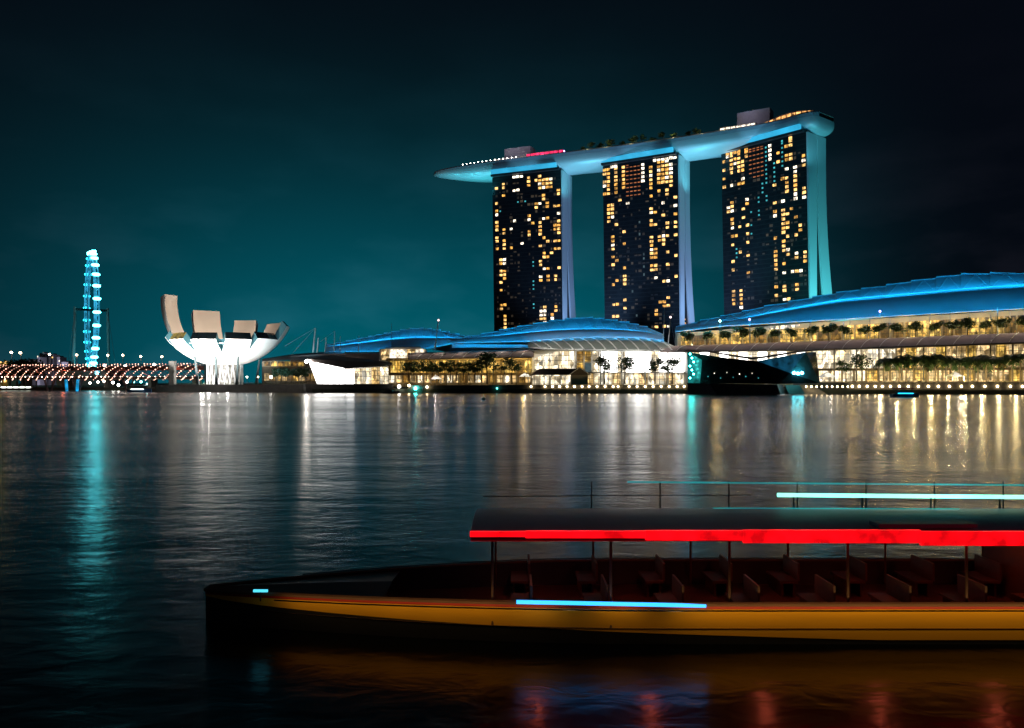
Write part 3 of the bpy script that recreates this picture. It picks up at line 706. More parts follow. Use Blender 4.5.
# halls: very bright glass walls
bays(rootB, 534, 574, 4, [(530, 361), (540, 356), (552, 352), (566, 350.8), (580, 350.8)], K(384.5), 30, ['shop_cool'], 'hall_window', .03)
bays(rootB, 576, 600, 3, K(351.5), K(361.5), 31, ['cafe_dim', 'shop_yellow', 'shop_cool'], 'hall_window', .12)
bays(rootB, 576, 600, 3, K(363), K(372), 31, ['shop_yellow', 'win_dim', 'shop_cool'], 'hall_window', .12)
bays(rootB, 601, 684, 10, K(351.8), K(372.0), 31, ['pavilion_white', 'pavilion_white', 'shop_cool', 'pavilion_white'], 'hall_window', .035)
bays(rootB, 576, 684, 12, K(373.5), K(384.5), 31, ['shop_cool', 'shop_white', 'shop_cool'], 'hall_window', .06)
strip(rootB, 576, 686, K(372.2), K(373.3), 30.4, 3, 'mezzanine_edge', 'brown_slab')
strip(rootB, 532, 688, K(350.4), K(387), 32.6, 4, 'rear_wall', 'white_panel')
for p in (576, 600.5, 622, 645, 668): MB().bar(ptz(p, ZL, 27), pt(p, 351, 27), .4, 8).build('column', 'white_steel', rootB)
# arcade with trees, towards the bright pavilion
glass_canopy(rootB, 408, 534, [(395, 353.2), (530, 349.3)], [(395, 359.6), (440, 359.0), (530, 357)], 42, 26, 11.5)
bays(rootB, 390, 532, 19, K(360.5), K(372.5), 36, lambda k: ('shop_yellow', 'cafe_dim', 'shop_yellow')[(k*5) % 3], 'arcade_window', .06)
bays(rootB, 388, 532, 20, K(375.5), K(382.5), 34, lambda k: ('shop_cool', 'shop_white', 'cafe_dim', 'shop_white')[(k*7) % 4], 'shop_window', .14)
strip(rootB, 388, 532, K(372.7), K(375.2), 32, 5, 'mezzanine_edge', 'brown_slab')
strip(rootB, 386, 533, K(358), K(387), 37.2, 4, 'rear_wall', 'terrace_wall')
for k in range(11):
    p = 412+k*11.6; MB().bar(ptz(p, ZL, 29), pt(p, 358.5, 29), .3, 6).build('column', 'concrete', rootB)
# ---- mall A behind the white pavilion
rootA = thing('shopping_mall', 'mall hall under the small blue roof beside the mast, behind the white glass pavilion', 'mall', ptz(390, ZL, 60), 'shopping mall halls along the quay')
topA = [(326, 345.5), (346, 341.5), (368, 337), (384, 334), (400, 330.5), (417, 328), (430, 329), (450, 332.5), (470, 337.5)]
midA = [(326, 347), (350, 344), (380, 340), (400, 338), (417, 337), (440, 337.5), (470, 339)]
lowA = [(326, 351.5), (380, 351), (430, 348), (455, 342.5), (470, 340)]
swept_roof(rootA, 326, 470, [327, 336, 346, 357, 368, 376, 384, 392, 400, 409, 417, 424, 432, 441, 450, 460, 469], lowA, midA, topA, 60, 70, 78, 130, 20)
strip(rootA, 379, 426, [(379, 349.5), (395, 347.5), (420, 347), (426, 350)], K(361.5), 46, 10, 'upper_wall', 'white_panel')
bays(rootA, 381, 424, 5, K(349.5), K(359.5), 45.6, ['shop_white', 'hall_soft', 'hall_soft'] if 'hall_soft' in M else ['shop_white'], 'hall_window', .03)
strip(rootA, 290, 404, [(290, 356), (330, 353.5), (404, 353)], [(290, 361.5), (404, 361.5)], 50, 12, 'upper_terrace', 'canopy')
strip(rootA, 262, 306, K(361), K(366.5), 55.9, 10, 'side_hall', 'terrace_wall')
bays(rootA, 264, 304, 6, K(361.5), K(366), 55.6, ['cafe_dim', 'shop_yellow'], 'hall_window', .08)
bays(rootA, 264, 334, 12, K(373.5), K(380.5), 55.6, ['shop_white', 'cafe_dim', 'shop_yellow'], 'shop_window', .1)
strip(rootA, 262, 336, K(362.5), K(384.5), 56.2, 10, 'ground_storey', 'brown_slab')
rows = []
for i in range(13):
    p = lerp(262, 345, i/12); lo = pt(p, interp([(262, 361.5), (290, 360), (345, 360)], p), 44); hi = pt(p, interp([(262, 359), (290, 354.5), (320, 352), (345, 352)], p), 58)
    rows.append([lo.lerp(hi, t)+Vector((0, 0, math.sin(math.pi*t)*.8)) for t in (0, .33, .66, 1)])
MB().grid(rows).build('glass_canopy', 'steel', rootA, smooth=True)

# lamps of the malls: warm terrace lamps, blue roof floods and added fill lamps
for k in range(15):
    p = 690+k*27; point('terrace_lamp', pt(p, interp([(675, 338), (820, 328), (1024, 317), (1110, 313)], p), 47), 2300, WARM, .8)
for k in range(16):
    p = 692+k*24; point('tree_fill_lamp', pt(p, interp([(675, 345.5), (820, 339.5), (1024, 331.5), (1110, 329)], p), 39.3), 420, (1, .85, .45), .3)  # fill points added at the terrace edge to brighten the trees
for k in range(8):
    p = 418+k*15; point('arcade_lamp', pt(p, 364, 30), 1900, WARM, .6)
for k in range(9):
    p = 880+k*17; point('palm_fill_lamp', ptz(p, 8.0, 5), 6500, (1, .78, .35), .4)  # fill points added in mid-air to brighten the palms
def linear_flood(a, b, target, per_m):
    c = (a+b)/2; aim = target-c; xl = (b-a).normalized(); zl = -(aim-xl*aim.dot(xl)).normalized(); yl = zl.cross(xl)
    d = bpy.data.lights.new('linear_floodlight', 'AREA'); d.shape = 'RECTANGLE'; d.size = (b-a).length; d.size_y = .5; d.energy = per_m*(b-a).length; d.color = BLUE
    o = bpy.data.objects.new('linear_floodlight', d); COL.objects.link(o)
    o.matrix_world = Matrix(((xl.x, yl.x, zl.x, c.x), (xl.y, yl.y, zl.y, c.y), (xl.z, yl.z, zl.z, c.z), (0, 0, 0, 1)))
def roof_floods(px0, px1, n, low, mid, top, off_low, off_mid, off_top, per_m, back=7.0, per_m2=40):
    """rows of linear blue floods in front of the eave and along the rib, tilted up at the membrane"""
    for k in range(n):
        p0, p1 = lerp(px0, px1, k/n), lerp(px0, px1, (k+1)/n); p = (p0+p1)/2
        linear_flood(pt(p0, interp(low, p0), off_low-back), pt(p1, interp(low, p1), off_low-back), pt(p, lerp(interp(low, p), interp(mid, p), .7), off_mid-3), per_m)
        up = Vector((0, 0, 1.3)); linear_flood(pt(p0, interp(mid, p0), off_mid-3.2)+up, pt(p1, interp(mid, p1), off_mid-3.2)+up, pt(p, lerp(interp(mid, p), interp(top, p), .75), lerp(off_mid, off_top, .75)), per_m2*interp([(450, .6), (664, .6), (676, .3), (760, .75), (1000, 1)], p))
roof_floods(678, 1108, 20, lowC, midC, topC, 48, 58, 68, 66, 9.0, 78)
roof_floods(452, 664, 12, lowB, midB, topB, 44, 54, 62, 62, 7.0, 85)
roof_floods(328, 468, 8, lowA, midA, topA, 60, 70, 78, 66, 8.0, 90)
for k in range(5):
    p = 545+k*29; spot('arch_fill_spot', ptz(p, 36, 8), pt(p, 347, 32), 1.5e4, (1, .95, .85), 58, .8, .6)  # spots added high in front to brighten the glass arch and ribs
for k in range(16):
    p = 672+k*28; spot('canopy_fill_spot', pt(p, interp(lowC, p), 37), pt(p, interp(canL, p), 29), 2600, (1, .82, .78), 125, .8, .5)  # spots added in mid-air, standing in for the terrace pole lamps
for k in range(6):
    p = 418+k*21; spot('canopy_fill_spot', pt(p, 344, 36), pt(p, 358, 30), 1500, (1, .85, .7), 125, .8, .5)  # more spots added above the arcade canopy to brighten it

# ------------------------------------------------------------------ bright pavilion on its own quay
def white_pavilion():
    D = 497.0
    P = lambda px, py, dd=0: at(px, py, D+dd-(px-312)*.14)
    root = thing('glass_pavilion', 'blazing white glass pavilion with a slanting prow above the dark quay', 'pavilion', P(350, 386))
    quay = MB(); quay.hexa([P(307, 396), P(392, 396), P(394, 396, 40), P(300, 396, 40), P(305, 384.2), P(393, 384.2), P(394, 384.2, 40), P(300, 384.2, 40)]); quay.build('base', 'quay', root)
    MB().slab(P(317, 383.8, 3), P(345.5, 383.8, 3), P(344.5, 368, 1), P(309, 361.2, 0), .3).build('prow_glass', 'pavilion_white', root)
    for k in range(5):
        a, b = 346+k*8.6, 346+(k+1)*8.6-.6
        MB().slab(P(a, 383.8, 5), P(b, 383.8, 5), P(b, lerp(369, 366.5, k/4), 4), P(a, lerp(369, 366.5, (k-.9)/4), 4), .3).build('wall_pane', ('pavilion_white', 'shop_cool', 'shop_cool', 'shop_white', 'shop_cool')[k], root)
    MB().slab(P(318, 383.6, 8), P(388, 383.6, 8), P(388, 362, 20), P(318, 362, 20), .5).build('rear_wall', 'white_panel', root)
    r = MB(); r.hexa([P(307, 360.4, -2), P(346, 368.6, -1), P(392, 365.5, 2), P(330, 356.5, 30), P(307, 359.2, -2), P(346, 366.8, -1), P(392, 362.5, 2), P(330, 354.8, 30)]); r.build('roof', 'canopy', root)
    for k in range(6):
        MB().bar(P(317+k*5.6, 384, 2.4), P(309.5+k*7.0, 361.8+k*1.2, -.4), .13, 5).build('mullion', 'white_steel', root)
    MB().ball(P(306.5, 361.5, -3), .85, 8, 6).build('lamp', 'flood_white', root)
white_pavilion()

# ------------------------------------------------------------------ dark crystal pavilion standing in the water
def crystal():
    P = lambda px, py, o=0: pt(px, py, o)
    root = thing('crystal_pavilion', 'dark faceted glass pavilion standing in the bay before the bright mall', 'pavilion', P(740, 392, -20))
    b = MB(); b.hexa([P(688, 398, -26), P(782, 398, -26), P(786, 398, -2), P(688, 398, -2), P(688, 383, -26), P(777, 384.5, -26), P(783, 384.5, -2), P(688, 383, -2)]); b.build('base', 'quay', root)
    MB().hexa([P(687.5, 398, -28), P(719, 398, -28), P(712, 398, -26.2), P(687.5, 398, -26.2), P(687.5, 383.2, -28), P(709, 383.2, -28), P(709, 383.2, -26.2), P(687.5, 383.2, -26.2)]).build('ramp', 'concrete', root)
    MB().hexa([P(790, 396, -14), P(806, 396, -14), P(830, 396, -2), P(786, 396, -2), P(785, 385, -14), P(800, 385, -14), P(812, 385, -2), P(785, 385, -2)]).build('landing', 'paving', root)
    V = {'a': P(687, 352, -20), 'b': P(728, 358, -26), 'c': P(757, 361, -26), 'd': P(806, 352, -16), 'e': P(700, 383.5, -22), 'f': P(735, 383.5, -25), 'g': P(778, 384, -24), 'h': P(820, 383, -12), 'i': P(816, 352, -6), 'j': P(688, 383.5, -18), 'k': P(790, 373, -22), 'l': P(702, 360, -24)}
    def facet(m, *ks): return MB().poly(*[V[x] for x in ks]).build('glass_facet', m, root)
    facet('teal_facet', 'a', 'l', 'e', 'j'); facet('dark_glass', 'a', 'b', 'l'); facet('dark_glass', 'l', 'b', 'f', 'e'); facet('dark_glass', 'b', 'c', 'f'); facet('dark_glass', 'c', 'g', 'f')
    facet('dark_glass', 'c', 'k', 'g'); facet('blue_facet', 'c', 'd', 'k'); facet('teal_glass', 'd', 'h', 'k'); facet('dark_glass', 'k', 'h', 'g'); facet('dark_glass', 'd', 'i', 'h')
    # swooping dark roof
    rows = []
    for i in range(17):
        p = lerp(685, 818, i/16); s = interp([(685, 351.2), (710, 352.5), (735, 357), (752, 359.6), (770, 357.5), (795, 353), (818, 350.6)], p)
        f = P(p, s, -27); k = P(p, interp([(685, 350.4), (710, 352.4), (735, 356.4), (752, 358.6), (770, 356.6), (795, 352.4), (818, 350)], p), -6)
        rows.append([f, f+Vector((0, 0, .8)), k+Vector((0, 0, .8)), k])
    r = MB().grid(rows, True); r.cap(rows[0]); r.cap(rows[-1]); r.build('roof', 'canopy', root)
    # dim interior seen through the lower glass
    for k in range(9):
        MB().ball(P(708+k*6.3, 376.5+(k % 3)*.8-(k % 2)*4, -26.5), .3, 6, 4).build('interior_lamp', 'win_white' if k % 2 else 'win_teal', root)
    for k in range(6): MB().ball(P(782+k*4, 373.4-(k % 2)*.5, -21), .75, 8, 5).build('lamp', 'flood_cyan', root)
    for k in range(7): MB().ball(P(690+(k % 3)*1.8, 354+k*4, -24), .45, 6, 4).build('lamp', 'flood_teal', root)
    for k in range(10): MB().ball(P(801+k*5.2, 386.6, -9), .40, 6, 4).build('landing_lamp', 'bulb_warm', root)
crystal()

# ------------------------------------------------------------------ promenade: terraces, boardwalk lamps, small pavilion
strip_ = lambda *a, **k: struct(strip(None, *a, **k))
strip_(806, 1110, [(806, 382.4), (1110, 382.0)], [(806, 400), (1110, 400)], .6, 20, 'promenade', 'quay')
r_ = thing('terrace_light_band', 'long white light band along the palm terrace edge above the globe lamps', 'light band', pt(850, 382, 1.5))
strip(r_, 850, 992, [(806, 380.9), (1110, 380.4)], [(806, 382.2), (1110, 381.8)], 1.5, .4, 'light_band', 'shop_white', 14)
strip_(408, 688, [(408, 385.5), (560, 384.6), (688, 384.8)], K(398), .6, 22, 'promenade', 'quay')
def lamp_proto(label, group):
    r = thing('seawall_lamp', label, 'lamp', (0, 0, 0), group)
    MB().bar((0, .30, 0), (0, -.05, 0), .16, 6).build('bracket', 'dark_steel', r); MB().ball((0, -.38, 0), .50, 10, 6).build('globe', 'bulb_warm', r); return r
sl = lamp_proto('', 'round lamps along the seawall')
xs = [531, 545, 552.5, 559.5, 567, 574.3, 582, 589, 597, 605, 613, 618, 629, 637, 645, 653, 661, 669, 677, 684]
xs2 = [852, 859, 867, 875, 882, 890, 899, 908, 918, 928, 938, 949, 961, 972, 984.5, 997, 1010, 1022]
for i, p in enumerate(xs+xs2):
    if i < len(xs): lb = 'round warm globe lamp on the dark quay wall, %s one counted towards the crystal pavilion' % ordinal(i)
    else: lb = 'round warm globe lamp under the palm terrace, %s one counted away from the crystal pavilion' % ordinal(i-len(xs))
    o = place(sl, i == 0, pt(p, 386.5 if p < 700 else 386.3, .3), 0, 1 if p < 700 else 1.05, lb)
# small hip roofed pavilion
def hip():
    root = thing('waterside_pavilion', 'low waterside pavilion with brown hip roof and a pale gable', 'pavilion', ptz(565, ZL, 8))
    P = pt
    MB().hexa([P(531, 369+6, 6), P(585, 375, 6), P(588, 374.5, 20), P(528, 374.5, 20), P(540, 368.6, 11), P(580, 368.6, 11), P(580, 368.6, 15), P(540, 368.6, 15)]).build('roof', 'tile_roof', root)
    MB().hexa([P(569, 375, 4), P(590, 375, 4), P(590, 375, 9), P(569, 375, 9), P(579, 367.8, 4), P(580, 367.8, 4), P(580, 367.8, 9), P(579, 367.8, 9)]).build('gable', 'brown_slab', root)
    MB().bar(P(569, 375, 3.8), P(579.5, 367.4, 3.8), .28).bar(P(579.5, 367.4, 3.8), P(591, 375, 3.8), .28).build('gable_trim', 'white_steel', root)
    MB().hexa([P(571, 385.5, 4.5), P(588, 385.5, 4.5), P(588, 385.5, 9), P(571, 385.5, 9), P(571, 375, 4.5), P(588, 375, 4.5), P(588, 375, 9), P(571, 375, 9)]).build('porch_wall', 'terrace_wall', root)
    for k in range(4):
        a = 532+k*10; MB().slab(P(a, 385, 9), P(a+8.6, 385, 9), P(a+8.6, 376, 9), P(a, 376, 9), .2).build('window', 'shop_cool', root)
    for k in range(5): MB().bar(ptz(531+k*10, ZL, 7), P(531+k*10, 375, 7), .18, 6).build('post', 'brown_slab', root)
hip()
def gazebo(px, py, s, label):
    b = pt(px, py, 9); root = thing('garden_tent', label, 'tent', b, 'white tents on the promenade')
    for x, y in ((-1, -1), (1, -1), (1, 1), (-1, 1)): MB().bar(b+Vector((x*s, y*s, 0)), b+Vector((x*s, y*s, s*.9)), .1, 5).build('post', 'white_steel', root)
    m = MB(); q = [b+Vector((x*s*1.15, y*s*1.15, s*.9)) for x, y in ((-1, -1), (1, -1), (1, 1), (-1, 1))]
    for i in range(4): m.poly(q[i], q[(i+1) % 4], b+Vector((0, 0, s*1.75)))
    m.poly(*q); m.build('canopy', 'white_panel', root)
    point('tent_fill_lamp', b+Vector((0, -5, s*1.9)), 900, (1, .9, .75), .3)  # fill lamp added in front of the tent to whiten it
gazebo(436, 384, 3.2, 'white peaked tent by the quay near the bright glass pavilion')
gazebo(525, 382, 3.4, 'white peaked tent beside the brown hip roofed pavilion')
gazebo(827, 383, 3.6, 'white peaked tent next to the crystal pavilion landing')
gazebo(955, 381.5, 3.0, 'white peaked tent among the terrace palms')
for i, (px, py, m, rr, lb) in enumerate(((415.5, 388.2, 'flood_teal', .85, 'teal globe lamp at the quay edge by the arcade'), (399, 386.5, 'bulb_white', .95, 'bright white globe lamp beside the glass pavilion quay'), (427, 387, 'bulb_warm', .6, 'small warm globe lamp below the peaked tent'), (497, 388.3, 'bulb_teal', .4, 'small teal globe lamp at the quay before the arcade trees'), (409, 385.4, 'bulb_warm', .7, 'warm globe lamp between white lamp and teal lamp'))):
    r = thing('quay_lamp', lb, 'lamp', pt(px, py, -.6), 'globe lamps at the quay edge'); c = pt(px, py, -.6)
    MB().bar(c+Vector((0, 1.2, -rr)), c+Vector((0, .3, -.1)), .12, 6).build('bracket', 'dark_steel', r); MB().ball(c, rr, 10, 6).build('globe', m, r)

# ------------------------------------------------------------------ planting on the quay
palms = [make_palm(11, s, '', 'palms on the mall promenade') for s in (1, 2, 3)]
used = set()
pxs = [(884, 370), (891, 369.4), (899, 370.3), (906, 369.2), (913, 369), (921, 369.6), (928, 368.8), (935, 369), (943, 368.6), (951, 369.3), (960, 372), (970, 370.5), (978, 369), (986, 368.4), (994, 368.2), (1003, 367.5), (1012, 367.2), (1020, 366.5)]
for i, (px, py) in enumerate(pxs):
    k = i % 3; base = ptz(px, ZL+1, 14); topz = pt(px, py-17+random.uniform(-2.2, 1.8), 14).z; s = (topz-base.z)/11.3
    o = place(palms[k], k not in used, base, random.uniform(0, 6), s, 'dark green palm before the lit mall windows, %s from the crystal pavilion' % ordinal(i)); used.add(k)
tr = [make_tree(8, 3.4, s, clumps=9, per=55, group='trees on the quay', leaf=.42) for s in (11, 12, 13)]
quay_trees = [(862, 381, 355, 'broad dark tree before the bright windows nearest the crystal pavilion'), (846, 382, 361, 'smaller dark tree leaning beside the broad one near the crystal pavilion'),
              (585.5+19, 384, 357, 'round green tree beside the porch of the hip roofed pavilion'), (625, 384, 357, 'dark teal tree in front of the whitest hall windows'), (655, 384, 359, 'wide flat tree in front of the arched hall'), (672, 384, 358, 'wide flat tree next to the crystal pavilion teal lights'),
              (487, 384, 354, 'tallest green tree in the arcade row'), (512, 384, 359, 'bushy yellow green tree next to the white tent')]
ut = set()
for i, (px, py, ty, lb) in enumerate(quay_trees):
    k = i % 3; base = pt(px, py, 18); h = pt(px, ty, 18).z-base.z
    o = place(tr[k], k not in ut, base, i*1.3, h/7.6, lb); ut.add(k)
at_ = [make_tree(6.5, 2.6, s, clumps=7, per=50, group='arcade trees in a row', leaf=.38) for s in (21, 22)]
for i in range(13):
    px = 408+i*6.1; base = pt(px, 381, 24); h = pt(px, 361+random.uniform(-1, 1.5), 24).z-base.z
    place(at_[i % 2], i < 2, base, i*2.1, h/6.3, 'small yellow lit tree of the arcade row, %s from the white glass pavilion' % ordinal(i))
tt = [make_tree(5.5, 3.0, s, clumps=12, per=55, group='terrace trees under the large blue roof', leaf=.42) for s in (31, 32, 33)]
for i in range(21):
    px = 688+i*17.6+random.uniform(-3, 3); yb = interp([(675, 346.8), (820, 341), (1024, 333), (1110, 330)], px); base = pt(px, yb, 42); h = pt(px, yb-random.uniform(14, 18), 42).z-base.z
    place(tt[i % 3], i < 3, base, i*1.9, h/5.7, 'terrace tree below the large blue roof, %s counted from its low end' % ordinal(i))
bl = [make_tree(5, 2.6, s, m='leaf_dark', clumps=7, per=45, group='bushy trees beside the lotus museum', leaf=.4) for s in (41, 42)]
for i in range(7):
    px = 276+i*5; d = 525; base = at(px, 380, d); base.z = 6
    place(bl[i % 2], i < 2, base, i*2.2, (at(px, 369.5, d).z-6)/4.6, 'dark bushy tree, %s from the lotus museum on its quay' % ordinal(i))
# trees on the sky park
pk = [make_tree(5.2, 2.8, s, m='leaf', clumps=7, per=40, group='trees on the sky park deck', leaf=.45) for s in (51, 52)]
ss = [158, 164, 171, 178, 185, 193, 201, 210, 219, 228, 238, 248, 258, 268, 276, 284]
for i, s in enumerate(ss):
    if s > park_len-100: continue
    c, d = on_park(s, .55+.2*math.sin(i*2.1)); place(pk[i % 2], i < 2, c, i*1.7, random.uniform(1.1, 1.8), 'roof garden tree on the sky park, %s from its red lit bar' % ordinal(i))

# ------------------------------------------------------------------ masts and terrace flag poles
def mast(px, py0, py1, off, label, lean=0.0, r=.5, m='white_steel', stay=None, lampm=None):
    a = pt(px, py0, off); b = pt(px+lean, py1, off); root = thing('cable_mast', label, 'mast', a, 'steel masts on the quay')
    MB().bar(a, b, r, 8, r*.55).build('pole', m, root)
    if stay:
        for sx, sy, so in stay: MB().bar(b, pt(sx, sy, so), .08, 4).build('stay_cable', 'steel', root)
    if lampm: MB().ball(b+Vector((0, 0, .5)), .75, 8, 5).build('lamp', lampm, root)
mast(313, 353, 328, 50, 'twin white cable mast nearest the lotus museum', 2.3, .6, stay=[(285, 346, 55), (291, 355, 55)])
mast(317, 353, 338, 48, 'short white mast between the two tall cable masts', 1.2, .5)
mast(325, 353, 337.5, 50, 'slim white mast below the low end of the small roof', 1.2, .45)
mast(334, 352, 331, 52, 'tall white cable mast beside the small blue roof', .8, .5, stay=[(320, 342, 55)])
mast(340, 352, 336, 50, 'thin white mast in front of the small blue roof end', .4, .4)
mast(358.5, 352, 335.5, 50, 'straight white mast in front of the small blue roof', .5, .45)
mast(391.5, 346, 323.5, 60, 'thin dark mast above the white upper hall', 0, .25, 'steel')
mast(434.5, 351, 321, 50, 'leaning white mast where the small roof tapers', 4, .65, lampm='bulb_mast')

mast(663, 350, 307, 40, 'tall steel mast in front of the middle hotel tower foot', 1.5, .35, 'steel')
mast(667.5, 351, 318, 36, 'leaning steel mast at the tail of the arched roof', 3.0, .4, 'steel', stay=[(676, 350, 36)], lampm='bulb_mast')
mast(843.5, 340, 322, 42, 'white flag pole at the terrace below the large blue roof', 0, .4)
mast(997.5, 334, 307.5, 42, 'tall white flag pole at the terrace far along the large roof', 0, .45)
for i, (px, y0, y1, m) in enumerate(((692, 346, 331, None), (720, 345, 321, 'bulb_cyanwhite'), (749.5, 344, 319.5, 'bulb_purple'), (779, 343, 320, None), (811, 341, 319, None), (880, 339, 311.3, 'bulb_purple'))):
    a = pt(px, y0, 40); b = pt(px, y1, 40)
    root = thing('terrace_lamp_post', ('slim dark terrace post at the low end of the large roof', 'terrace lamp post with a pale cyan lamp', 'terrace lamp post with a violet lamp nearest the crystal pavilion', 'slim terrace post behind the crystal pavilion roof', 'slim terrace post over the crystal pavilion landing', 'terrace lamp post with a violet lamp over the broad dark tree')[i], 'lamp post', a, 'lamp posts on the mall terrace')
    MB().bar(a, b, .22, 6).build('pole', 'steel', root)
    if m: MB().ball(b, .6, 8, 5).build('lamp', m, root)
    else: MB().bar(b, b+Vector((0, 0, .6)), .3, 6).build('cap', 'steel', root)

# ------------------------------------------------------------------ lotus museum
def museum():
    D = 540.0; cx = (225-CX)/F*D; C = Vector((cx, D, 0)); RAD = 46.0; ZB = 17.0; ZC = ZB+RAD
    root = thing('lotus_museum', 'white lotus shaped museum with ten curved petals, floodlit on its quay', 'museum', (cx, D, 6))
    prof = lambda th, R_=RAD, zc=ZC: (R_*math.sin(th), zc-R_*math.cos(th))
    pet = [(146, 92, 6.6), (108, 80, 9.6), (69.5, 71, 8.2), (31, 67, 9.0), (-4, 66, 12.5), (-40, 52.5, 10.6), (-76, 51, 8.2), (-112, 50.5, 8.2), (-148, 51, 8.2), (177, 54, 8.0)]
    VA = 19.5
    for az, thm, hw in pet:
        a = R(az+VA); er = Vector((math.cos(a), math.sin(a), 0)); et = Vector((-math.sin(a), math.cos(a), 0))
        t0 = R(8); t1 = R(thm); n = 16
        back = az > 20 and az < 150
        outer, inner, tipb = [], [], []
        for i in range(n+1):
            th = lerp(t0, t1, i/n); r, z = prof(th)
            h = min(hw, r*math.tan(R(18))*1.0)
            outer.append([C+er*math.sqrt(max(r*r-(h*k)**2, 0))*1.0+et*h*k+Vector((0, 0, z)) for k in (-1, -.5, 0, .5, 1)])
            thk = lerp(1.5, 4.6, (i/n)**1.5)
            ri, zi = prof(th, RAD-thk*.75); zi += 2.2*(i/n)
            hi = h*.97
            inner.append([C+er*math.sqrt(max(ri*ri-(hi*k)**2, 0))+et*hi*k+Vector((0, 0, zi)) for k in (-1, -.5, 0, .5, 1)])
        p = MB().grid(outer).build('petal', 'petal_white', root, smooth=True)
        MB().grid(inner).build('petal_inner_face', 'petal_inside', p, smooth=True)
        sd = MB(); sd.grid([[o[0], q[0]] for o, q in zip(outer, inner)]); sd.grid([[o[-1], q[-1]] for o, q in zip(outer, inner)]); sd.build('petal_side', 'petal_white' if back else 'petal_side_glass', p)
        tp = MB(); tp.grid([outer[-1], inner[-1]]); tp.build('tip_skylight', 'petal_tip_lit' if az == -148 else 'dark_glass', p)
    # glass ring in the gaps between petals
    rows = []
    for i in range(8):
        th = lerp(R(16), R(46), i/7); r, z = prof(th, RAD-3.0); rows.append([C+Vector((math.cos(b)*r, math.sin(b)*r, z+1)) for b in [2*math.pi*k/60 for k in range(60)]])
    MB().grid(rows, True).build('glass_bowl', 'teal_glass', root, smooth=True)
    rows = []
    for i in range(5):
        th = lerp(R(1), R(10), i/4); r, z = prof(th); rows.append([C+Vector((math.cos(b)*r, math.sin(b)*r, z)) for b in [2*math.pi*k/40 for k in range(40)]])
    MB().grid(rows, True).build('bowl_base', 'petal_white', root, smooth=True)
    MB().tube([C+Vector((math.cos(b)*31, math.sin(b)*31, 31.5)) for b in [2*math.pi*k/40 for k in range(41)]], .35, 5).build('oculus_rim', 'white_steel', root)
    # legs and lit lattice drum
    for k, az in enumerate((-122, -84, -50, 35, 90, 145)):
        a = R(az); q = C+Vector((math.cos(a), math.sin(a), 0))*21
        r1 = C+Vector((math.cos(a), math.sin(a), 0))*23.5; _, zt = prof(math.asin(23.5/RAD))
        MB().hexa([q+Vector((-.8, -.8, 5)), q+Vector((.8, -.8, 5)), q+Vector((.8, .8, 5)), q+Vector((-.8, .8, 5)), r1+Vector((-.5, -.5, zt)), r1+Vector((.5, -.5, zt)), r1+Vector((.5, .5, zt)), r1+Vector((-.5, .5, zt))]).build('leg', 'teal_leg', root)
    q = C+Vector((-32, -8, 0)); MB().box(q+Vector((0, 0, 12.5)), (3.4, 4, 16)).build('lift_shaft', 'concrete', root)
    rd = 11.5
    ring = [(C+Vector((math.cos(R(b))*rd, math.sin(R(b))*rd, 5)), C+Vector((math.cos(R(b+9))*rd, math.sin(R(b+9))*rd, 18.5)), C+Vector((math.cos(R(b-9))*rd, math.sin(R(b-9))*rd, 18.5))) for b in range(0, 360, 18)]
    mb_ = MB()
    for p0, p1, p2 in ring: mb_.bar(p0, p1, .35, 5).bar(p0, p2, .35, 5)
    mb_.build('lattice_drum', 'white_steel', root)
    mb_ = MB(); rr = [[C+Vector((math.cos(R(b))*9.5, math.sin(R(b))*9.5, z)) for b in range(0, 360, 15)] for z in (5, 18)]; mb_.grid(rr, True); mb_.build('lobby_glass', 'lobby_glow', root)
    # floods on the forecourt, washing the hull from the bay side
    W = (1, .97, .92)
    for x, y, pw in ((-46, -42, .5), (-24, -52, .55), (-2, -56, .6), (20, -58, .55)):
        spot('museum_floodlight', C+Vector((x, y, 7)), C+Vector((x*.55+1, -22, 31)), 4.2e5*pw, W, 66, .5, 1)
    for b in range(-160, -40, 24): point('museum_uplight', C+Vector((math.cos(R(b))*15, math.sin(R(b))*15, 7)), 2200, W, .6)
    spot('museum_floodlight', C+Vector((42, -48, 7)), C+Vector((36, -8, 30)), 5.0e4, (.40, .80, 1), 70, .6, 1)
    spot('petal_floodlight', C+Vector((2, -4, 30)), C+Vector((-22, 32, 52)), 9.5e4, (1, .80, .62), 130, .7, 1.5)
    spot('petal_floodlight', C+Vector((-2, -6, 30)), C+Vector((-36, 22, 50)), 4.6e4, (1, .80, .62), 100, .7, 1.5)
    spot('petal_floodlight', C+Vector((4, -6, 30)), C+Vector((36, 20, 42)), 4.0e4, (1, .78, .6), 100, .7, 1.5)
museum()
# museum quay: raised forecourt with a dark sea wall
f = [at(156, 0, 533), at(304, 0, 512)]
mb = MB(); a, b = f[0], f[1]
mb.hexa([Vector((a.x, a.y-.4, -1)), Vector((b.x, b.y-.4, -1)), Vector((b.x+20, b.y+90, -1)), Vector((a.x-20, a.y+90, -1)), Vector((a.x, a.y-.4, 5)), Vector((b.x, b.y-.4, 5)), Vector((b.x+20, b.y+90, 5)), Vector((a.x-20, a.y+90, 5))])
struct(mb.build('forecourt', 'quay'))
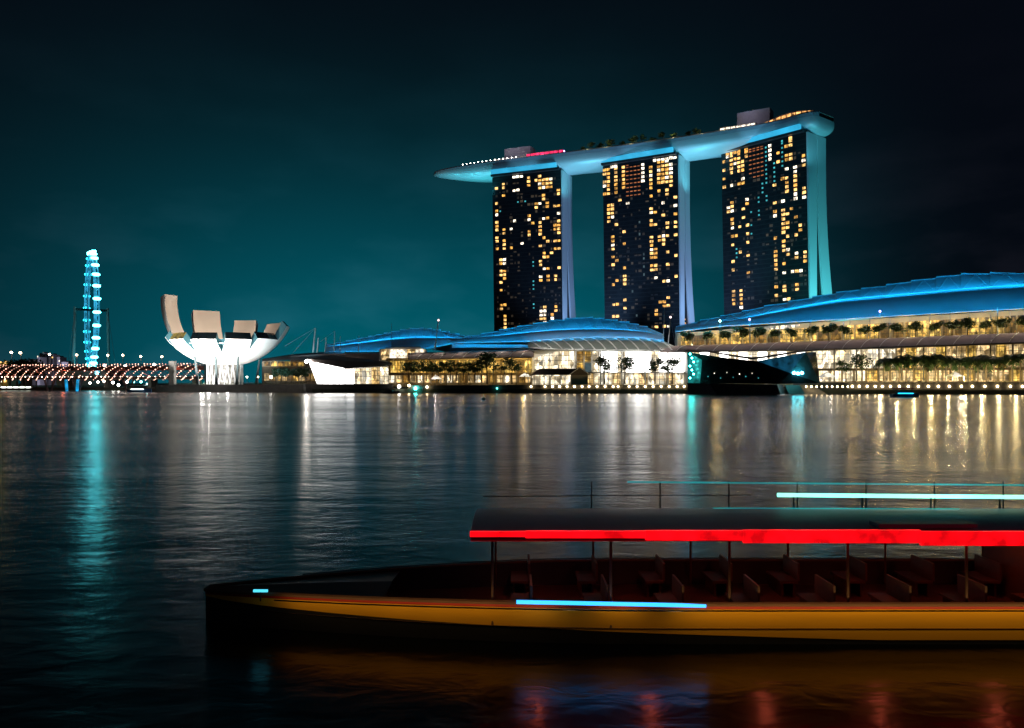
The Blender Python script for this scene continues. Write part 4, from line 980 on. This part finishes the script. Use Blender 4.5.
# hedge on the forecourt edge
hg = MB()
for k in range(60):
    p = a.lerp(b, (k+.5)/60); leaf_cloud(hg, (p.x, p.y+4, 5.9), 1.3, 16, .35, .8)
tag(hg.build('hedge', 'leaf_dark'), 'low dark hedge along the museum sea wall', 'hedge')
for i, (px, m, rr, lb) in enumerate(((247, 'bulb_white', .5, 'small white lamp on the museum forecourt nearest the lotus bowl'), (258, 'bulb_warm', .45, 'small warm lamp on the museum forecourt by the dark bushes'), (271, 'bulb_white', .9, 'brightest white lamp on the museum forecourt by the dark bushes'))):
    c = at(px, 377, 528); r = thing('forecourt_lamp', lb, 'lamp', (c.x, c.y, 5), 'lamps on the museum forecourt')
    MB().bar((c.x, c.y, 5), c, .12, 6).build('post', 'lamp_post', r); MB().ball(c, rr, 8, 6).build('globe', m, r)

# ------------------------------------------------------------------ observation wheel, seen almost edge on
def wheel():
    D = 1000.0; X = (91.5-CX)/F*D; Z = EYE+(HY-310)/F*D; RW = 69.0
    root = thing('observation_wheel', 'giant cyan lit observation wheel seen almost edge on', 'ferris wheel', (X, D, ZL))
    C = Vector((X, D, Z)); view = Vector((X, D, 0)).normalized(); side = Vector((view.y, -view.x, 0))
    ang = R(4.6); e1 = (view*-math.cos(ang)+side*math.sin(ang)).normalized(); ax = Vector((e1.y, -e1.x, 0)); up = Vector((0, 0, 1))
    W = 2.4
    def q(b, r, s): return C+(e1*math.cos(b)+up*math.sin(b))*r+ax*s
    NB = 84
    for s in (-W, W):
        MB().tube([q(2*math.pi*k/NB, RW, s) for k in range(NB+1)], .8, 6).build('rim', 'wheel_rim', root)
    MB().tube([q(2*math.pi*k/NB, RW-6, 0) for k in range(NB+1)], .8, 6).build('rim', 'wheel_rim', root)
    mb_ = MB()
    for k in range(NB):
        b, b2 = 2*math.pi*k/NB, 2*math.pi*(k+1)/NB; s = W if k % 2 else -W
        mb_.bar(q(b, RW, s), q(b2, RW, -s), .45, 4).bar(q(b, RW, s), q(b2, RW-6, 0), .4, 4)
    mb_.build('rim_truss', 'wheel_rim', root)
    for k in range(28):
        b = 2*math.pi*(k+.5)/28; near = math.cos(b) > -.15
        rows = []; c = q(b, RW+1.8, 0)
        for j in range(7):
            th = math.pi*j/6; rows.append([c+ax*(-math.cos(th)*4.4)+(e1*math.cos(t)+up*math.sin(t))*math.sin(th)**.6*1.9 for t in [2*math.pi*i/8 for i in range(8)]])
        pod = MB().grid(rows, True).build('capsule', 'wheel_pod' if near else 'wheel_pod_far', root)
        MB().bar(q(b, RW-1, 0), q(b, RW+.4, 0), .5, 5).build('capsule_mount', 'steel', pod)
    mb_ = MB()
    for k in range(56):
        b = 2*math.pi*k/56; mb_.bar(q(b, RW-6, 0), q(b+.9, 2.5, 5 if k % 2 else -5), .09, 3)
    mb_.build('spoke_cables', 'steel', root)
    MB().bar(C-ax*18, C+ax*18, 1.5, 12).build('hub', 'dark_steel', root)
    for s in (-1, 1):
        MB().bar(C+ax*18*s+up*3, Vector((C.x, C.y, 5))+ax*20*s, 1.6, 8).build('support_mast', 'wheel_mast', root)
        for e in (-1, 1): MB().bar(C+ax*18*s, Vector((C.x, C.y, 5))+ax*26*s+e1*40*e, .25, 4).build('stay_cable', 'steel', root)
    MB().box((C.x, C.y, 14), (60, 50, 22)).build('station', 'city_grey', root)
    for k, b in enumerate((80, 86, 92, 98)):
        MB().ball(q(R(b), RW+4, 2*(k-1.5)), 1.7, 8, 5).build('crown_lamp', 'wheel_pod', root)
    MB().box(q(R(-90), RW+6, 0), (14, 8, 7)).build('boarding_lamp', 'wheel_pod', root)
    for s in (-1, 1): spot('mast_floodlight', Vector((C.x, C.y-40, 15))+ax*24*s, C+ax*18*s-up*30, 5.5e4, (.15, .65, .8), 60, .7, 1)
wheel()

# ------------------------------------------------------------------ helix footbridge
def helix():
    A, B = at(-30, 372, 622), at(207, 372, 560); ln = (B-A).length; d = (B-A); d.z = 0; d.normalize(); sd_ = Vector((d.y, -d.x, 0)); up = Vector((0, 0, 1))
    zc = 14.0; root = thing('helix_footbridge', 'footbridge in a double helix of steel tubes strung with pink lights', 'bridge', (A.x, A.y, 0))
    def q(s, ph, r): return Vector((A.x, A.y, 0))+d*s+up*(zc+math.sin(ph)*r)+sd_*math.cos(ph)*r
    pitch = 46.0; n = int(ln/1.5)
    MB().hexa([Vector((A.x, A.y, 0))+d*s+sd_*w_+up*z for s, w_, z in ((0, -3, 9.3), (0, 3, 9.3), (ln, 3, 9.3), (ln, -3, 9.3), (0, -3, 10.1), (0, 3, 10.1), (ln, 3, 10.1), (ln, -3, 10.1))]).build('deck', 'dark_steel', root)
    for k in range(6):
        ph0 = k*math.pi/3
        st = MB().tube([q(i*1.5, ph0+2*math.pi*i*1.5/pitch, 5.4) for i in range(n+1)], .22, 5).build('outer_helix', 'bridge_steel', root)
        lm = MB(); i = 0; s = 0.0
        while s < ln:
            ph = ph0+2*math.pi*s/pitch
            if math.cos(ph) > -.2 and random.random() < .86: lm.ball(q(s, ph, 5.75), random.choice((.16, .22, .28, .34, .44)), 5, 3)
            s += 1.55
        lm.build('light_string', 'bulb_pink', st)['kind'] = 'stuff'
    for k in range(5):
        ph0 = k*2*math.pi/5; MB().tube([q(i*1.5, ph0-2*math.pi*i*1.5/pitch, 4.5) for i in range(n+1)], .16, 4).build('inner_helix', 'bridge_steel', root)
    rows = []
    for i in range(0, n+1, 2): rows.append([q(i*1.5, R(t), 4.2) for t in (20, 45, 70, 95, 120, 145, 165)])
    MB().grid(rows).build('canopy', 'bridge_mesh', root)
    rl = MB(); s = 2.0
    while s < ln:
        p = Vector((A.x, A.y, 0))+d*s+sd_*2.6+up*10.6; rl.ball(p, random.uniform(.2, .42), 5, 3); s += random.uniform(2.5, 6)
    rl.build('deck_lights', 'bulb_deck', root)['kind'] = 'stuff'
    for k, s in enumerate((26, 78, 104, 150)):
        c = Vector((A.x, A.y, 0))+d*s
        for sg in (-1, 1): MB().bar(c+d*1.5*sg, c+d*5*sg+up*9.3, .7, 8).build('pier', 'bridge_steel', root)
    return root
M['bulb_pink'].cycles.emission_sampling = 'NONE'
helix()
for k in range(7):
    c = at(8+k*28, 374, lerp(620, 562, k/6)); point('bridge_lamp', (c.x, c.y-1, 15.5), 900, (1, .22, .12), .5)
# pier pair below the bridge, its blue lighting put into a glowing material
c = at(72, 0, 586)
r = thing('blue_glow_pier', 'blue glowing bridge pier standing in the water below the footbridge', 'pier', (c.x, c.y, 0))
for sg in (-1, 1):
    MB().bar((c.x+3.6*sg, c.y, -1), (c.x+4.4*sg, c.y, 8.6), 1.0, 10).build('column', 'pier_blue', r)
MB().box((c.x, c.y, 8.9), (11, 3, .7)).build('crosshead', 'concrete', r)
# road bridge behind, on piers
mb = MB(); A, B = at(-80, 0, 700), at(215, 0, 640)
r = thing('road_bridge', 'low concrete road bridge behind the lit footbridge', 'bridge', (A.x, A.y, 0))
mb.hexa([A+Vector((0, 0, z)) if False else Vector((A.x, A.y, 9)), Vector((B.x, B.y, 9)), Vector((B.x, B.y+22, 9)), Vector((A.x, A.y+22, 9)), Vector((A.x, A.y, 11.5)), Vector((B.x, B.y, 11.5)), Vector((B.x, B.y+22, 11.5)), Vector((A.x, A.y+22, 11.5))]); mb.build('deck', 'concrete', r)
for k in range(7):
    p = A.lerp(B, (k+.5)/7); MB().box((p.x, p.y+10, 4.4), (3, 12, 9.2)).build('pier', 'concrete', r)
def street_lamp():
    r = thing('street_lamp', '', 'street lamp', (0, 0, 0), 'tall street lamps on the road bridge')
    MB().bar((0, 0, 0), (0, 0, 17.2), .28, 6, .16).build('pole', 'lamp_post', r); MB().tube([(0, 0, 17), (.3, -.6, 17.8), (.6, -1.6, 18)], .14, 5).build('arm', 'lamp_post', r)
    MB().ball((.7, -1.9, 17.9), .95, 8, 6, .8).build('lantern', 'bulb_street', r); return r
sl = street_lamp()
lamps = [(12, 352.5, 'street lamp nearest the yellow block, over the dark tree clump'), (21, 353, 'street lamp second from the yellow block, over the dark tree clump'), (50, 354.5, 'street lamp in front of the pale city blocks'), (77, 355, 'street lamp just before the wheel mast'), (108, 355.3, 'street lamp just past the cyan wheel'), (123, 355.2, 'second street lamp past the cyan wheel'), (141, 356.5, 'street lamp second from the lotus museum'), (162, 356.8, 'street lamp closest to the lotus museum petals')]
for i, (px, py, lb) in enumerate(lamps):
    d = lerp(692, 655, px/190); top = at(px, py, d); place(sl, i == 0, (top.x, top.y, 11.5), 0, (top.z-11.5)/17.9, lb)
# low globe lamps along the bridge approach
for i, (px, py, m) in enumerate(((90, 383, 'bulb_deck'), (98, 382, 'bulb_deck'), (104, 381.3, 'bulb_deck'), (113, 382.5, 'bulb_white'), (118.5, 385, 'bulb_white'), (127, 382, 'bulb_deck'), (133.5, 381.8, 'bulb_teal2'), (141, 381.8, 'bulb_teal2'), (104.5, 365.5, 'bulb_white'), (125, 365.5, 'bulb_white'), (154, 364.5, 'bulb_white'))):
    c = at(px, py, 632); r = thing('shore_lamp', 'small globe lamp on the far shore past the footbridge, %s from the blue pier' % ordinal(i), 'lamp', (c.x, c.y, ZL), 'globe lamps on the far shore')
    MB().bar((c.x, c.y, ZL), c, .15, 6).build('post', 'lamp_post', r); MB().ball(c, .95, 8, 6).build('globe', m, r)
# far shore: strip light, lawn slope, tree clump, city blocks
c = at(16, 387.3, 640); r = thing('shore_light_strip', 'long bright strip of quay lighting low under the footbridge end', 'light strip', c)
MB().box((c.x-22, c.y+.5, c.z), (70, .5, 1.3)).build('housing', 'concrete', r)
for k in range(14): MB().box((c.x-54+k*4.9, c.y, c.z), (3.6, .3, .9)).build('tube', 'strip_white', r)
big = [make_tree(13, 6.5, s, m='leaf_dark', clumps=14, per=70, group='dark trees on the far shore', leaf=.7) for s in (61, 62)]
for i, (px, d, h) in enumerate(((10, 668, 19), (17, 664, 22), (24, 670, 21.5), (31, 665, 22.5), (36.5, 668, 19), (2, 670, 13))):
    b = at(px, 0, d); place(big[i % 2], i < 2, (b.x, b.y, ZL), i*1.1, h/12.3, 'dark bushy tree on the far shore, %s in the clump by the yellow block' % ordinal(i) if i < 5 else 'lowest dark tree on the far shore under the yellow block')
def block(px, wpx, ytop, d, label, lit=.25, m='city_grey', sd=0):
    rnd = random.Random(sd); p = at(px, 0, d); wd = wpx/F*d; h = at(0, ytop, d).z
    r = thing('city_block', label, 'building', (p.x, p.y, ZL), 'city blocks far behind the bridge')
    b = MB().box((p.x, p.y+10, h/2+1), (wd, 20, h-2)).build('wall', m, r)
    MB().box((p.x, p.y+10, h+1.0), (wd*.4, 8, 2.2)).build('roof_plant', m, b)
    nx = max(2, int(wd/5)); nz_ = max(2, int(h/7))
    for i in range(nx):
        for j in range(nz_):
            if rnd.random() < lit: MB().box((p.x-wd/2+(i+.5)*wd/nx, p.y-.15, 8+j*7), (wd/nx*.55, .2, 2.4)).build('window', rnd.choice(('win_white', 'win_dim', 'win_warm')), r)
block(42, 5, 353, 1350, 'tallest pale city block behind the bridge', .35, sd=1)
block(38.5, 3, 357, 1330, 'narrow pale city block beside the tallest one', .3, sd=2)
block(51.5, 4, 354.5, 1380, 'pale city block behind the third street lamp', .35, sd=3)
block(58.5, 3, 357, 1340, 'slim pale city block with stepped top', .3, sd=4)
block(65, 7, 362, 1300, 'low wide city block just before the wheel', .25, sd=5)
block(29, 5, 360, 1360, 'low city block above the dark tree clump', .3, sd=6)
block(3, 9, 362.5, 900, 'low yellow lit block at the bridge end', .9, sd=7, m='terrace_wall')
c = at(3, 364, 890); point('block_lamp', (c.x, c.y-8, c.z+2), 12000, (1, .7, .1), 1)
for k, (px, d, pw) in enumerate(((45, 1290, 2.2e5),)):
    c = at(px, 0, d); spot('block_floodlight', (c.x, c.y-30, 5), (c.x, c.y+60, 40), pw, (.8, .75, 1), 100, .6, 2)

# ------------------------------------------------------------------ small craft and buoys
def small_boat(loc, L, hullm, roofm, label, lampm=None, rz=0.0, glow=None):
    r = thing('small_boat', label, 'boat', loc, 'small boats by the quay'); x0 = Vector(loc)
    rows = []
    for i in range(9):
        t = i/8; x = (t-.5)*L; b = L*.15*math.sin(min(1, (1-t)*1.8+.08)*math.pi/2)
        z1 = L*.11+L*.05*t*t
        rows.append([x0+Vector((x, -b, z1)), x0+Vector((x, -b*.7, -.2)), x0+Vector((x, b*.7, -.2)), x0+Vector((x, b, z1))])
    h = MB().grid(rows); h.cap(rows[0]); h.cap(rows[-1]); h.grid([[q[0], q[3]] for q in rows]); h.build('hull', hullm, r)
    z = L*.30
    MB().box(x0+Vector((-L*.08, 0, z)), (L*.62, L*.27, L*.035)).build('roof', roofm, r)
    for sx in (-.36, -.12, .18):
        for sy in (-1, 1): MB().bar(x0+Vector((L*sx, sy*L*.12, L*.10)), x0+Vector((L*sx, sy*L*.12, z)), L*.008, 4).build('post', 'dark_steel', r)
    MB().box(x0+Vector((-L*.1, 0, L*.16)), (L*.42, L*.2, L*.1)).build('cabin', 'dark_steel', r)
    if glow: MB().box(x0+Vector((-L*.05, -L*.155, L*.13)), (L*.55, .12, L*.03)).build('light_strip', glow, r)
    if lampm: MB().ball(x0+Vector((L*.3, 0, L*.36)), L*.03, 6, 4).build('lamp', lampm, r)
small_boat(at(140, 0, 520)+Vector((0, 0, -at(140, 0, 520).z)), 15, 'boat_blue', 'white_panel', 'small white and blue boat lying off the museum quay', 'bulb_cyanwhite', glow='strip_white')
small_boat(at(391, 0, 462)+Vector((0, 0, -at(391, 0, 462).z)), 10, 'dark_steel', 'dark_steel', 'dark covered boat off the white glass pavilion', None)
small_boat(at(905, 0, 345)+Vector((0, 0, -at(905, 0, 345).z)), 12, 'boat_blue', 'boat_red', 'blue boat with a red roof passing below the palms', None, glow='led_cyan2')
small_boat(at(559, 0, 452)+Vector((0, 0, -at(559, 0, 452).z)), 8, 'dark_steel', 'dark_steel', 'tiny dark boat under the brown hip roofed pavilion', None)
for px, d, m, lb in ((203, 470, 'dark_steel', 'small dark buoy off the lotus museum quay'), (322.5, 450, 'dark_steel', 'small dark buoy off the white glass pavilion'), (483.5, 285, 'buoy_teal', 'teal buoy floating off the arcade trees')):
    p = at(px, 0, d); r = thing('buoy', lb, 'buoy', (p.x, p.y, 0), 'buoys on the bay'); s = 1.0 if d < 300 else .8
    MB().bar((p.x, p.y, -.3), (p.x, p.y, .7*s), .8*s, 10).build('float', m, r); MB().bar((p.x, p.y, .7*s), (p.x, p.y, 2.1*s), .25*s, 6, .1).build('topmark', m, r)

# ------------------------------------------------------------------ the near tour boat
def tour_boat():
    root = thing('tour_boat', 'long open sided tour boat with a yellow hull and glowing red roof edge', 'boat', (3.2, 20.2, 0))
    o = Vector((3.2, 20.2, 0)); X0, X1 = -10.9, 13.0
    def hb(x):            # half beam
        t = (x-X0)/(X1-X0); return 2.15*min(1, math.sin(min(1, t*2.1+.015)*math.pi/2)**.85)
    def sheer(x): t = (x-X0)/(X1-X0); return 1.02-.20*max(0, 1-t*2.6)**1.5
    xs_ = [X0+(X1-X0)*i/46 for i in range(47)]
    def sec(x, z): return hb(x)*(.80+.20*min(1, max(0, z+.3)/1.2))
    rows = []
    for x in xs_:
        s = sheer(x); zs_ = (s, .75*s, .5*s, .25*s, 0, -.3)
        rows.append([o+Vector((x, -sec(x, z), z)) for z in zs_]+[o+Vector((x, sec(x, z), z)) for z in reversed(zs_)])
    h = MB().grid(rows); h.cap(rows[-1]); h.build('hull', 'boat_hull', root, smooth=True)
    # painted strakes, a little proud of the planking
    for sg in (-1, 1):
        rows = []; r2 = []
        for x in xs_:
            s = sheer(x); t = (x-X0)/(X1-X0); low = s-.16-.74*min(1, t*1.5)**.7
            rows.append([o+Vector((x, sg*(sec(x, z)+.03), z)) for z in [lerp(s-.12, low, q/8) for q in range(9)]])
            r2.append([o+Vector((x, sg*(sec(x, z)+.032), z)) for z in (s, s-.04, s-.08, s-.115)])
        MB().grid(rows).build('yellow_strake', 'boat_yellow', root, smooth=True)
        MB().grid(r2).build('red_strake', 'boat_red', root, smooth=True)
        MB().tube([o+Vector((x, sg*(hb(x)+.06), sheer(x)+.0)) for x in xs_], .055, 6).build('gunwale', 'boat_wood', root)
        MB().tube([o+Vector((x, sg*(hb(x)+.50), sheer(x)-.02)) for x in xs_[4:]], .018, 5).build('added_lamp_rail', 'dark_steel', root)  # bar added as a mount for the added fill strips
    # fill strips added outboard to light the yellow strake, facing the planking
    for k, kn in [(4, 5), (5, 6), (6, 7), (7, 8), (8, 10), (10, 12), (12, 14), (14, 17), (17, 22), (22, 27), (27, 32), (32, 37), (37, 42), (42, 46)]:
        xa, xb = xs_[k], xs_[kn]; xm = (xa+xb)/2; c = o+Vector((xm, -(hb(xm)+.485), sheer(xm)-.02))
        d = bpy.data.lights.new('hull_fill_strip', 'AREA'); d.shape = 'RECTANGLE'; d.size = xb-xa; d.size_y = .03; d.energy = 4.2*(xb-xa)*lerp(.5, 1, min(1, (k-2)/16)); d.color = (1, .62, .22)
        l_ = bpy.data.objects.new('hull_fill_strip', d); COL.objects.link(l_); l_.location = c
        sl_ = math.atan2(-(hb(xb)-hb(xa)), xb-xa); l_.rotation_euler = (R(62), 0, sl_)
    MB().grid([[o+Vector((x, -hb(x)*.95, .42)), o+Vector((x, hb(x)*.95, .42))] for x in xs_]).build('deck', 'boat_wood', root)
    # small fore deck
    MB().grid([[o+Vector((x, -hb(x)*.98, sheer(x)-.03)), o+Vector((x, 0, sheer(x)+.05)), o+Vector((x, hb(x)*.98, sheer(x)-.03))] for x in xs_[:10]]).build('fore_deck', 'boat_wood', root)
    # blue light tube on the near gunwale, nav lamp at the bow
    MB().bar(o+Vector((-3.1, -2.24, 1.085)), o+Vector((1.15, -2.24, 1.0)), .045, 8).build('blue_tube', 'led_blue', root)
    c = o+Vector((-9.25, -.95, 1.0)); MB().bar(c-Vector((0, 0, .25)), c, .02, 5).build('lamp_stand', 'dark_steel', root); MB().bar(c-Vector((.17, 0, 0)), c+Vector((.17, 0, 0)), .035, 8).build('bow_lamp', 'led_bow', root)
    # roof on posts
    XR = -4.15
    for k in range(7):
        x = XR+.5+k*2.7
        py_ = min(1.98, hb(x)-.12)
        for sg in (-1, 1): MB().bar(o+Vector((x, sg*py_, .42)), o+Vector((x, sg*min(1.98, py_+.05), 2.42)), .032, 8).build('post', 'boat_wood', root)
    rows = []
    for i in range(13):
        x = lerp(XR, X1-.4, i/12); rows.append([o+Vector((x, y, 2.50+.16*(1-(y/2.15)**2))) for y in (-2.1, -1.4, -.7, 0, .7, 1.4, 2.1)])
    roof = MB().grid(rows); roof.grid([[p-Vector((0, 0, .09)) for p in r] for r in rows]); roof.build('roof', 'boat_roof', root, smooth=True)
    # red light boxes along the roof edge, stepping deeper towards the stern
    for sg in (-1,):
        for a, b, z0, z1 in ((XR, -2.9, 2.54, 2.66), (-2.9, -.2, 2.51, 2.67), (-.2, 2.0, 2.46, 2.68), (2.0, 6.0, 2.40, 2.69), (6.0, X1-.4, 2.34, 2.66)):
            MB().box(o+Vector(((a+b)/2, sg*2.17, (z0+z1)/2)), (b-a-.01, .10, z1-z0)).build('red_light_box', 'led_red', root)
    # roof rails with light tubes along the far side
    for k in range(8):
        x = -1.0+k*1.9; MB().bar(o+Vector((x, 1.95, 2.52)), o+Vector((x, 1.95, 3.28)), .02, 6).build('rail_post', 'dark_steel', root)
    MB().bar(o+Vector((.0, 1.95, 3.26)), o+Vector((X1-.6, 1.95, 3.16)), .022, 8).build('top_rail', 'led_cyan', root)
    MB().bar(o+Vector((4.15, 1.95, 2.90)), o+Vector((X1-.6, 1.95, 2.83)), .055, 8).build('light_tube', 'led_teal', root)
    for k in range(5): MB().bar(o+Vector((4.6+k*1.9, 1.95, 2.50)), o+Vector((4.6+k*1.9, 1.95, 2.90-.01*k)), .025, 6).build('tube_bracket', 'dark_steel', root)
    for k in range(4): MB().bar(o+Vector((-2.9+k*1.3, -2.12, 1.02)), o+Vector((-2.9+k*1.3, -2.24, 1.08-.026*k)), .02, 6).build('tube_bracket', 'dark_steel', root)
    MB().bar(o+Vector((-4.0, 1.95, 2.86)), o+Vector((3.4, 1.95, 2.90)), .014, 6).build('low_rail', 'steel', root)
    MB().bar(o+Vector((2.1, .9, 2.70)), o+Vector((8.6, .9, 2.68)), .016, 6).build('roof_tube', 'led_cyan', root)
    MB().box(o+Vector((6.5, -1.3, 2.66)), (2.3, .5, .10)).build('roof_locker', 'boat_blue', root)
    # benches
    for k in range(8):
        x = -3.0+k*1.75
        for sg in (-1, 1):
            b = MB().box(o+Vector((x, sg*1.15, .82)), (.46, 1.15, .06)).build('bench_seat', 'boat_wood', root)
            MB().box(o+Vector((x+.25, sg*1.15, 1.08)), (.05, 1.15, .46)).build('bench_back', 'boat_wood', b)
            for dx in (-.15, .15): MB().box(o+Vector((x+dx, sg*1.15, .605)), (.05, 1.0, .37)).build('bench_leg', 'boat_wood', b)
    # wheelhouse aft
    MB().box(o+Vector((10.8, 0, 1.4)), (2.2, 3.4, 1.96)).build('wheelhouse', 'boat_wood', root)
    # fill lamps added under the roof to redden the dark interior
    for k in range(5):
        x = -2.6+k*2.9; c = o+Vector((x, 0, 2.42)); MB().ball(c, .13, 8, 5, .35).build('cabin_fill_lamp', 'cabin_fill_glow', root)
    return root

tour_boat()
